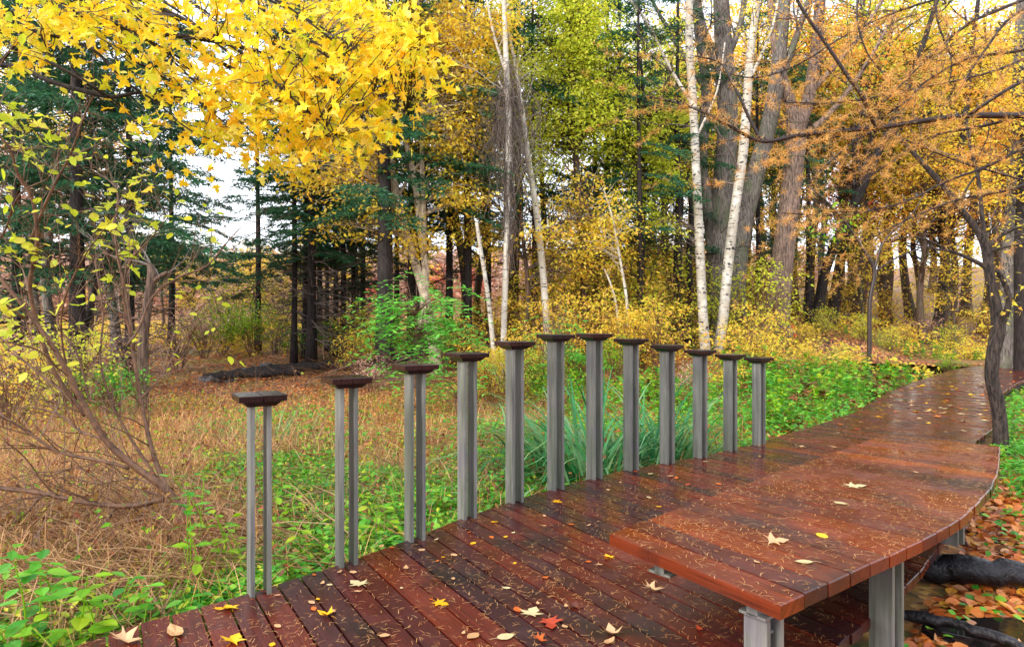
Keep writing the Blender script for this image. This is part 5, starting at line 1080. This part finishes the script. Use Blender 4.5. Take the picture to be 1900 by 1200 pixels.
# ================================================================== NEAR HERBS, LOWER LEFT
def near_herb(px, Y, h, n, ls, label, k=1):
    b = G(px, Y); e = empty('leafy_herb', tuple(b), label, 'herb'); st = MB(); lf = MB()
    for s_ in range(k):
        o = np.array([rng.normal(0, .05), rng.normal(0, .05), 0]); hh = h*rng.uniform(.8, 1.1); p = np.array([b+o, b+o+[rng.normal(0, .03), rng.normal(0, .03), hh*.5], b+o+[rng.normal(0, .07), rng.normal(0, .07), hh]]); q = smooth_line(p, 4)
        st.tube(q, np.linspace(.006, .003, len(q)), 5, .6, cap=False); a = rng.uniform(0, 3)
        for j in range(n):
            f = 1-.75*(j/n)**1.2; c = np.array([np.interp(f, np.linspace(0, 1, len(q)), q[:, x]) for x in range(3)]); a += 1.57
            for sg in (0, math.pi):
                aa = a+sg+rng.normal(0, .15); d = np.array([math.cos(aa), math.sin(aa), .1]); tip = c+d*.03; st.tube([c, tip], [.002, .002], 3, .6, cap=False)
                leaves(lf, tip[None], ls*(.6+.5*(1-f)+.2*rng.random()), (ROUND[0]*[1, .85, 1], ROUND[1]), .15, .25, d[None], .1)
    adopt(st.build('stalks', M['lime'], None), e); adopt(lf.build('leaves', M['green'] if rng.random() < .7 else M['lime'], None), e)
NH = [(245, 4.05, .42, 4, .13, 'broad-leaved green herb just left of the leftmost deck board'), (285, 3.95, .36, 4, .12, 'round-leaved green herb overhanging the corner of the deck'), (165, 3.7, .5, 5, .15, 'tall green herb in the lower left corner, second plant from the edge'), (60, 3.7, .55, 5, .15, 'tallest green herb in the lower left corner'), (20, 3.6, .35, 4, .14, 'green herb at the bottom left picture edge'),
      (115, 4.2, .55, 5, .14, 'upright green herb above the corner plants at lower left'), (335, 4.8, .75, 4, .12, 'tall yellow-green herb in front of the shrub foot'), (430, 4.9, .5, 4, .12, 'leafy herb just left of the leftmost post'), (400, 4.6, .45, 3, .11, 'thin-stalked herb right of the shrub foot'), (345, 5.4, .8, 3, .11, 'herb growing up through the shrub stems'), (205, 3.5, .22, 3, .09, 'low herb touching the left end of the deck'), (320, 4.2, .22, 3, .10, 'low herb beside the third board of the deck'), (375, 4.25, .2, 3, .10, 'low herb between the corner leaf and the leftmost post'),
      (560, 5.1, .4, 4, .12, 'yellow-green herb between the first and second posts'), (545, 4.7, .3, 4, .10, 'low herb at the deck edge between the first and second posts'), (600, 5.2, .35, 4, .10, 'leafy herb left of the second post'), (700, 5.7, .4, 4, .13, 'dense green herb between the second and third posts'), (680, 5.4, .3, 4, .12, 'low dense herb right of the second post'), (735, 6.1, .4, 4, .12, 'dense green herb left of the third post'), (820, 6.3, .4, 4, .12, 'dense green herb between the third and fourth posts'), (905, 6.8, .4, 4, .12, 'dense green herb between the fourth and fifth posts'), (525, 5.8, .5, 4, .13, 'reddish-stalked herb right of the leftmost post'), (20, 4.4, .35, 4, .12, 'green herb at the left picture edge above the corner'), (90, 3.45, .3, 4, .13, 'short broad herb at the very bottom left')]
for a in NH: near_herb(*a, k=2)

# ================================================================== LOGS, STONES, BAG
def log(name, label, pts, r, bark='bark_dark', knots=3):
    q = smooth_line(np.array(pts, float), 7); n = len(q); rr = r*(1+.12*np.sin(np.linspace(0, 9, n))+.13*rng.normal(size=n)); q = q+rng.normal(0, r*.14, q.shape); rr[-1] *= .7
    e = empty(name, tuple(q[0]), label, 'log'); mb = MB(); mb.tube(q, rr, 14, .5); adopt(mb.build('stem', M[bark], None, True), e)
    mb = MB()
    for k in range(knots):
        j = rng.integers(2, n-2); d = rng.normal(size=3); d[2] = abs(d[2])+.6; d /= np.linalg.norm(d); mb.tube([q[j], q[j]+d*r*1.3, q[j]+d*r*1.5], [r*.5, r*.35, r*.2], 8)
    adopt(mb.build('knots', M[bark], None, True), e)
log('fallen_log', 'thick wet black log on the leaf litter right of the bench', [(3.05, 5.15, -.28), (3.5, 4.95, -.24), (4.0, 4.75, -.25), (4.6, 4.45, -.27), (5.4, 4.1, -.28)], .088, 'log', 2)
log('fallen_branch', 'thin wet dark branch lying beside the puddle right of the bench', [(2.35, 4.35, -.27), (2.7, 4.1, -.24), (3.0, 3.75, -.27), (3.4, 3.5, -.28)], .032, 'log', 1)
z = lambda x, y, d=0: (x, y, float(g(x, y))+d)
log('fallen_log', 'long rotting log along the back of the left clearing', [z(-8.0, 19.4, .1), z(-6.6, 20.0, .16), z(-4.8, 20.8, .15), z(-3.0, 21.2, .2), z(-1.6, 21.4, .12)], .13, 'bark_dark', 4)
log('fallen_log', 'second rotting log lying in front of the long one by the stones', [z(-8.4, 18.6, .1), z(-7.4, 19.0, .16), z(-6.0, 19.5, .1)], .11, 'bark_dark', 2)
def stone(px, Y, s, label):
    b = G(px, Y); bm_th = rng.normal(size=(200, 3)); mb = MB(); nu, nv = 12, 8; V = []
    sh = rng.uniform(.7, 1.3, 6)
    for j in range(nv+1):
        ph = math.pi*j/nv
        for i in range(nu):
            th = 2*math.pi*i/nu; d = np.array([math.sin(ph)*math.cos(th), math.sin(ph)*math.sin(th), math.cos(ph)]); r = s*(1+.2*math.sin(3*th+sh[0]*5)*math.sin(2*ph)+.12*math.sin(5*th+sh[1]*7))
            V.append(d*r*[1.3, 1, .55])
    L = []; 
    for j in range(nv):
        for i in range(nu): L += [j*nu+i, (j+1)*nu+i, (j+1)*nu+(i+1) % nu, j*nu+(i+1) % nu]
    mb.add(np.array(V)+b+[0, 0, s*.2], L, [4]*(nu*nv), .5); o = mb.build('stone', M['stone'], None); tag(o, label, 'stone', 'stones at the back of the left clearing')
M['stone'] = plain('dark_wet_stone', '26262a', '6a6a6e', 5, .35, .6)
for px, Y, s_, lb in [(388, 18.6, .22, 'leftmost dark stone of the row at the clearing edge'), (405, 19.2, .2, 'second dark stone from the left end of the row'), (425, 18.9, .16, 'flat dark stone at the end of the shorter rotting log'), (450, 20.4, .16, 'dark stone behind the shorter rotting log'), (493, 21.5, .17, 'upright dark stone behind the long rotting log'), (522, 21.4, .15, 'dark stone at the middle of the long rotting log')]: stone(px, Y, s_, lb)
# brush pile
mb = MB(); c = G(700, 17.5)
for k in range(260):
    a = rng.uniform(0, 6.28); p = c+np.array([rng.normal(0, 1.0), rng.normal(0, .5), abs(rng.normal(0, .28))+.03]); d = np.array([math.cos(a), math.sin(a)*.5, rng.uniform(-.1, .5)]); wander(mb, p, d, rng.uniform(.5, 1.3), .009, 0, 3, 0, .3)
o = mb.build('brush_pile', M['twig']); tag(o, 'heap of cut brown brush left of the bright green ash', 'brush pile')
# small bundle at the foot of the stout trunk
def bag():
    b = G(1466, 25.0); b[2] = EYE-(616-HOR)/F*25.0; zg = float(g(b[0], b[1])); e = empty('striped_bag', (b[0], b[1], zg), 'small grey striped bundle with orange-red ends at the foot of the stout brown trunk', 'bag')
    M['bag'] = plain('grey_cloth', '6a6e74', 'b4b8bc', 22, .7, .3, (1, 1, 3)); M['redcloth'] = plain('orange_red_cloth', 'd83c14', 'f05a24', 6, .6, .2)
    s = 1.7; o = np.array([b[0], b[1], b[2]])
    def T(l): return smooth_line([o+np.array(x)*s for x in l], 4)
    mb = MB(); mb.tube(T([(-.10, 0, -.12), (-.06, 0, -.05), (-.02, 0, .02), (.02, 0, .08), (.05, 0, .11)]), np.r_[np.linspace(.08, .13, 9), np.linspace(.12, .05, 8)]*s, 12); adopt(mb.build('body', M['bag'], None, True), e)
    mb = MB(); mb.tube(T([(0, -.06, .09), (.05, -.07, .12), (.11, -.06, .05)]), np.array([.03, .04, .05, .05, .045, .04, .03, .025, .02])*s, 10); adopt(mb.build('flap', M['redcloth'], None, True), e)
    mb = MB(); mb.tube([o+np.array(x)*s for x in ((.05, -.12, -.12), (.06, -.12, -.08), (.05, -.11, -.03))], np.array([.02, .035, .02])*s, 10); adopt(mb.build('side_patch', M['redcloth'], None, True), e)
bag()

# ================================================================== FOREST BEHIND
def gen_tree(leafm, H, CR, n, ls, bark='bark_mid', c0=.32, nper=26, R=.7):
    e = empty('forest_tree', (0, 0, 0)); tr = MB(); tw = MB(); lf = MB(); k = 9; t = np.linspace(0, 1, k)
    p = np.c_[np.cumsum(rng.normal(0, .12, k)), np.cumsum(rng.normal(0, .12, k)), t*H-.2]; r = (.17-.14*t)*H/11; r[0] *= 1.4
    q = smooth_line(np.c_[p, r], 3); tr.tube(q[:, :3], q[:, 3], 8)
    for i in range(14):
        j = rng.integers(len(q)//4, len(q)-2); a = rng.uniform(0, 6.28); wander(tw, q[j, :3], np.array([math.cos(a), math.sin(a), .9]), CR*rng.uniform(.6, 1.1), q[j, 3]*.45, 1, 4, .2, .5)
    for c in ell_pts((p[-1, 0]*.7, p[-1, 1]*.7, H*(c0+1)/2+.3), (CR, CR, H*(1-c0)/2), n, .55):
        pts, dr = spray_pts(c, R*rng.uniform(.6, 1.3), nper, .25); leaves(lf, pts, ls, OVAL, .95, .6, dr)
        j = int(np.argmin(np.abs(q[:, 2]-(c[2]-.8)))); twig(tw, q[j, :3], c, min(.03, q[j, 3]*.5), .006, .08, 4)
    tr.build('trunk', M[bark], e, True); tw.build('branches', M[bark], e); 
    if n: lf.build('crown', M[leafm], e)
    return e
FP = {'orange': gen_tree('orange', 14, 3.2, 170, .18, c0=.42), 'gold': gen_tree('gold', 14, 3.2, 170, .18, c0=.42), 'ygreen': gen_tree('ygreen', 14, 3.2, 170, .18, c0=.42), 'red': gen_tree('red', 9, 2.8, 130, .17), 'salmon': gen_tree('salmon', 8, 3.0, 120, .2, 'bark_grey', .15), 'bare': gen_tree('gold', 13, 3.0, 12, .15, 'bark_grey'), 'mix': gen_tree('mixleaf', 7, 2.4, 110, .16, 'bark_mid', .12)}
FU = set(); FN = {'orange': 'orange-leaved', 'gold': 'golden-leaved', 'ygreen': 'yellow-green', 'red': 'red-leaved', 'salmon': 'faded pink-orange', 'bare': 'nearly bare', 'mix': 'low yellow-leaved'}
def forest(k, px, Y, s_, lb, grp='trees of the forest behind'):
    o = put_proto(FP, FU, k, tuple(G(px, Y)), rng.uniform(0, 6.28), s_, lb, grp); o['category'] = 'tree'
FT = [('ygreen', 1480, 35, 1.1, 'tall behind the stout brown trunk top'), ('gold', 1660, 35, 1.2, 'tall above the Y-forked sapling'), ('ygreen', 1590, 34, 1.3, 'tall between the leaning pair and the thin dark trunk'), ('gold', 1820, 35, 1.2, 'tall behind the crooked tree fork'), ('orange', 1900, 34, 1.1, 'tall beside the thick edge trunk'), ('gold', 1730, 34, 1.3, 'tallest in the middle of the right slope'), ('gold', 1400, 34, 1.2, 'tall behind the right white birch'), ('gold', 1290, 36, 1.2, 'tall behind the forked tree top'), ('ygreen', 1180, 34, 1.1, 'tall left of the birches'), ('gold', 840, 26, 1.0, 'tall behind the pale stems'), ('gold', 640, 30, 1.0, 'tall above the thin hemlocks'), ('ygreen', 960, 27, 1.1, 'tall behind the vine-hung trunk'), ('salmon', 60, 24, 1.0, 'near the left picture edge behind the dark hemlock'), ('orange', 160, 30, .8, 'behind the big far-left hemlock'), ('bare', 100, 22, .9, 'between the far-left hemlocks'), ('bare', 220, 24, .9, 'right of the big far-left hemlock'), ('gold', 20, 28, 1.0, 'at the extreme left edge'),
      ('orange', 1870, 33, .8, 'right of the thin dark trunk on the slope'), ('gold', 1690, 34, .8, 'glowing low above the Y-forked sapling'), ('orange', 1600, 36, .9, 'between the leaning pair and the thin dark trunk'), ('gold', 1760, 38, 1.0, 'bright above the bank at right'), ('orange', 1440, 36, .9, 'left of the leaning pair'), ('gold', 1350, 34, .8, 'low between the birches'), ('ygreen', 1140, 31, 1.1, 'tall behind the tallest posts'), ('ygreen', 1010, 32, 1.0, 'tall behind the leaning pale birch'), ('gold', 900, 30, .9, 'above the broken birch pole'), ('gold', 780, 33, 1.1, 'high behind the pale many-stemmed tree'), ('ygreen', 1230, 30, .9, 'just left of the left white birch'), ('gold', 1080, 29, .45, 'low, behind the seventh post'), ('mix', 990, 27, .5, 'low, right of the vine-hung trunk'), ('mix', 1130, 33, .6, 'low, far behind the eighth post'), ('mix', 1220, 30, .6, 'low, left behind the left white birch'),
      ('orange', 1500, 33, 1.1, 'between the stout brown trunk and the leaning pair'), ('ygreen', 1640, 34, .9, 'above the Y-forked sapling'), ('gold', 1720, 31, .8, 'left of the crooked tree by the deck'), ('gold', 1840, 33, 1.0, 'behind the crooked tree by the deck'), ('gold', 1560, 38, 1.2, 'behind the leaning pair of trunks'),
      ('ygreen', 1690, 38, 1.2, 'behind the larch boughs'), ('orange', 1790, 40, 1.3, 'deep behind the larch boughs at right'), ('gold', 1880, 38, 1.2, 'at the right picture edge'), ('red', 1570, 44, 1.1, 'glimpsed above the leaning pair of trunks'), ('red', 1650, 47, 1.0, 'glimpsed behind the Y-forked sapling'), ('mix', 1430, 31, .9, 'just behind the stout brown trunk'), ('mix', 1590, 30, .8, 'low on the right slope'),
      ('mix', 1780, 31, .8, 'low on the right slope near the deck bend'), ('ygreen', 1480, 40, 1.1, 'high behind the stout brown trunk'), ('bare', 1400, 36, 1.0, 'behind the right white birch'), ('bare', 1320, 38, 1.1, 'behind the grey forked tree'), ('bare', 1540, 36, 1.1, 'rising between the larch twigs'), ('bare', 1750, 36, 1.1, 'rising at the right behind orange leaves'), ('orange', 1240, 38, .9, 'behind the left white birch'), ('gold', 1280, 45, 1.0, 'far behind the left white birch'),
      ('orange', 1100, 40, .7, 'low behind the very thin white sapling'), ('red', 1215, 33, .55, 'low red spot left of the crooked pair of trunks'), ('salmon', 1160, 45, .8, 'far behind the tallest posts'), ('gold', 1030, 36, .5, 'low behind the leaning pale birch'), ('salmon', 950, 48, .55, 'far behind the vine-hung trunk'), ('red', 880, 50, .5, 'far behind the broken birch pole'), ('red', 820, 55, .55, 'far behind the pale many-stemmed tree'),
      ('mix', 1170, 29, .75, 'behind the eighth post from the left'), ('mix', 1290, 30, .8, 'low behind the birches'), ('ygreen', 1370, 44, 1.0, 'deep between the birches'), ('mix', 1060, 30, .55, 'behind the tallest posts'), ('salmon', 620, 60, .55, 'far behind the close hemlocks'), ('red', 700, 62, .5, 'far behind the flared hemlock'), ('mix', 370, 38, .7, 'low under the sky gap'), ('bare', 400, 40, .55, 'bare in the sky gap'), ('mix', 460, 40, .8, 'behind the lime bushes'), ('ygreen', 300, 36, .45, 'short, left under the sky gap'), ('bare', 330, 34, .5, 'bare at the left of the sky gap'), ('salmon', 340, 44, .55, 'beneath the sky gap'), ('salmon', 260, 40, .6, 'behind the broken snag'), ('red', 310, 60, .6, 'far beneath the sky gap'), ('salmon', 180, 42, .6, 'behind the leaning thin trunk at left'), ('salmon', 60, 38, .7, 'at the far left behind the shrub'),
      ('gold', 480, 48, .45, 'far behind the lime bushes'), ('salmon', 420, 52, .6, 'far left of the three close hemlocks'), ('gold', 560, 50, .5, 'behind the three close hemlocks'), ('bare', 1200, 34, .9, 'left of the birches'), ('gold', 1440, 50, 1.2, 'deepest gap right of the birches'), ('orange', 1380, 52, 1.1, 'deepest gap between the birches'), ('gold', 1620, 52, 1.3, 'deepest part of the right slope'), ('orange', 1730, 54, 1.3, 'deepest part of the slope right of the sapling'), ('ygreen', 1840, 50, 1.3, 'deepest part of the slope at far right')]
for k, px, Y, s_, lb in FT: forest(k, px, Y, s_, f'{FN[k]} tree {lb}')
# far hillside woods across the valley: reads as one mass
mb = MB(); mbs = {'salmon': MB(), 'gold': MB(), 'hemlock': MB()}
for k in range(900):
    Y = rng.uniform(95, 175); u = rng.uniform(-.95, .45); x = u*Y; zz = float(g(x, Y)); h = rng.uniform(3.0, 6.5); key = rng.choice(['salmon', 'salmon', 'salmon', 'gold', 'hemlock'], p=[.3, .3, .22, .12, .06])
    pts = ell_pts((x, Y, zz+h*.55), (h*.42, h*.42, h*.5), 90, .6); leaves(mbs[key], pts, .95, OVAL, .8, .2)
for k, lb in (('salmon', 'orange and pink woods on the far hillside, paled with painted haze'), ('gold', 'golden tree tops on the far hillside'), ('hemlock', 'dark evergreen tops on the far hillside')):
    tag(mbs[k].build('far_woods', M[k]), lb, 'woods', kind='stuff')
for e in list(bpy.data.objects):
    if e.type == 'EMPTY' and e.get('label') is None and e.get('kind') is None:
        for c in list(e.children): bpy.data.objects.remove(c)
        bpy.data.objects.remove(e)
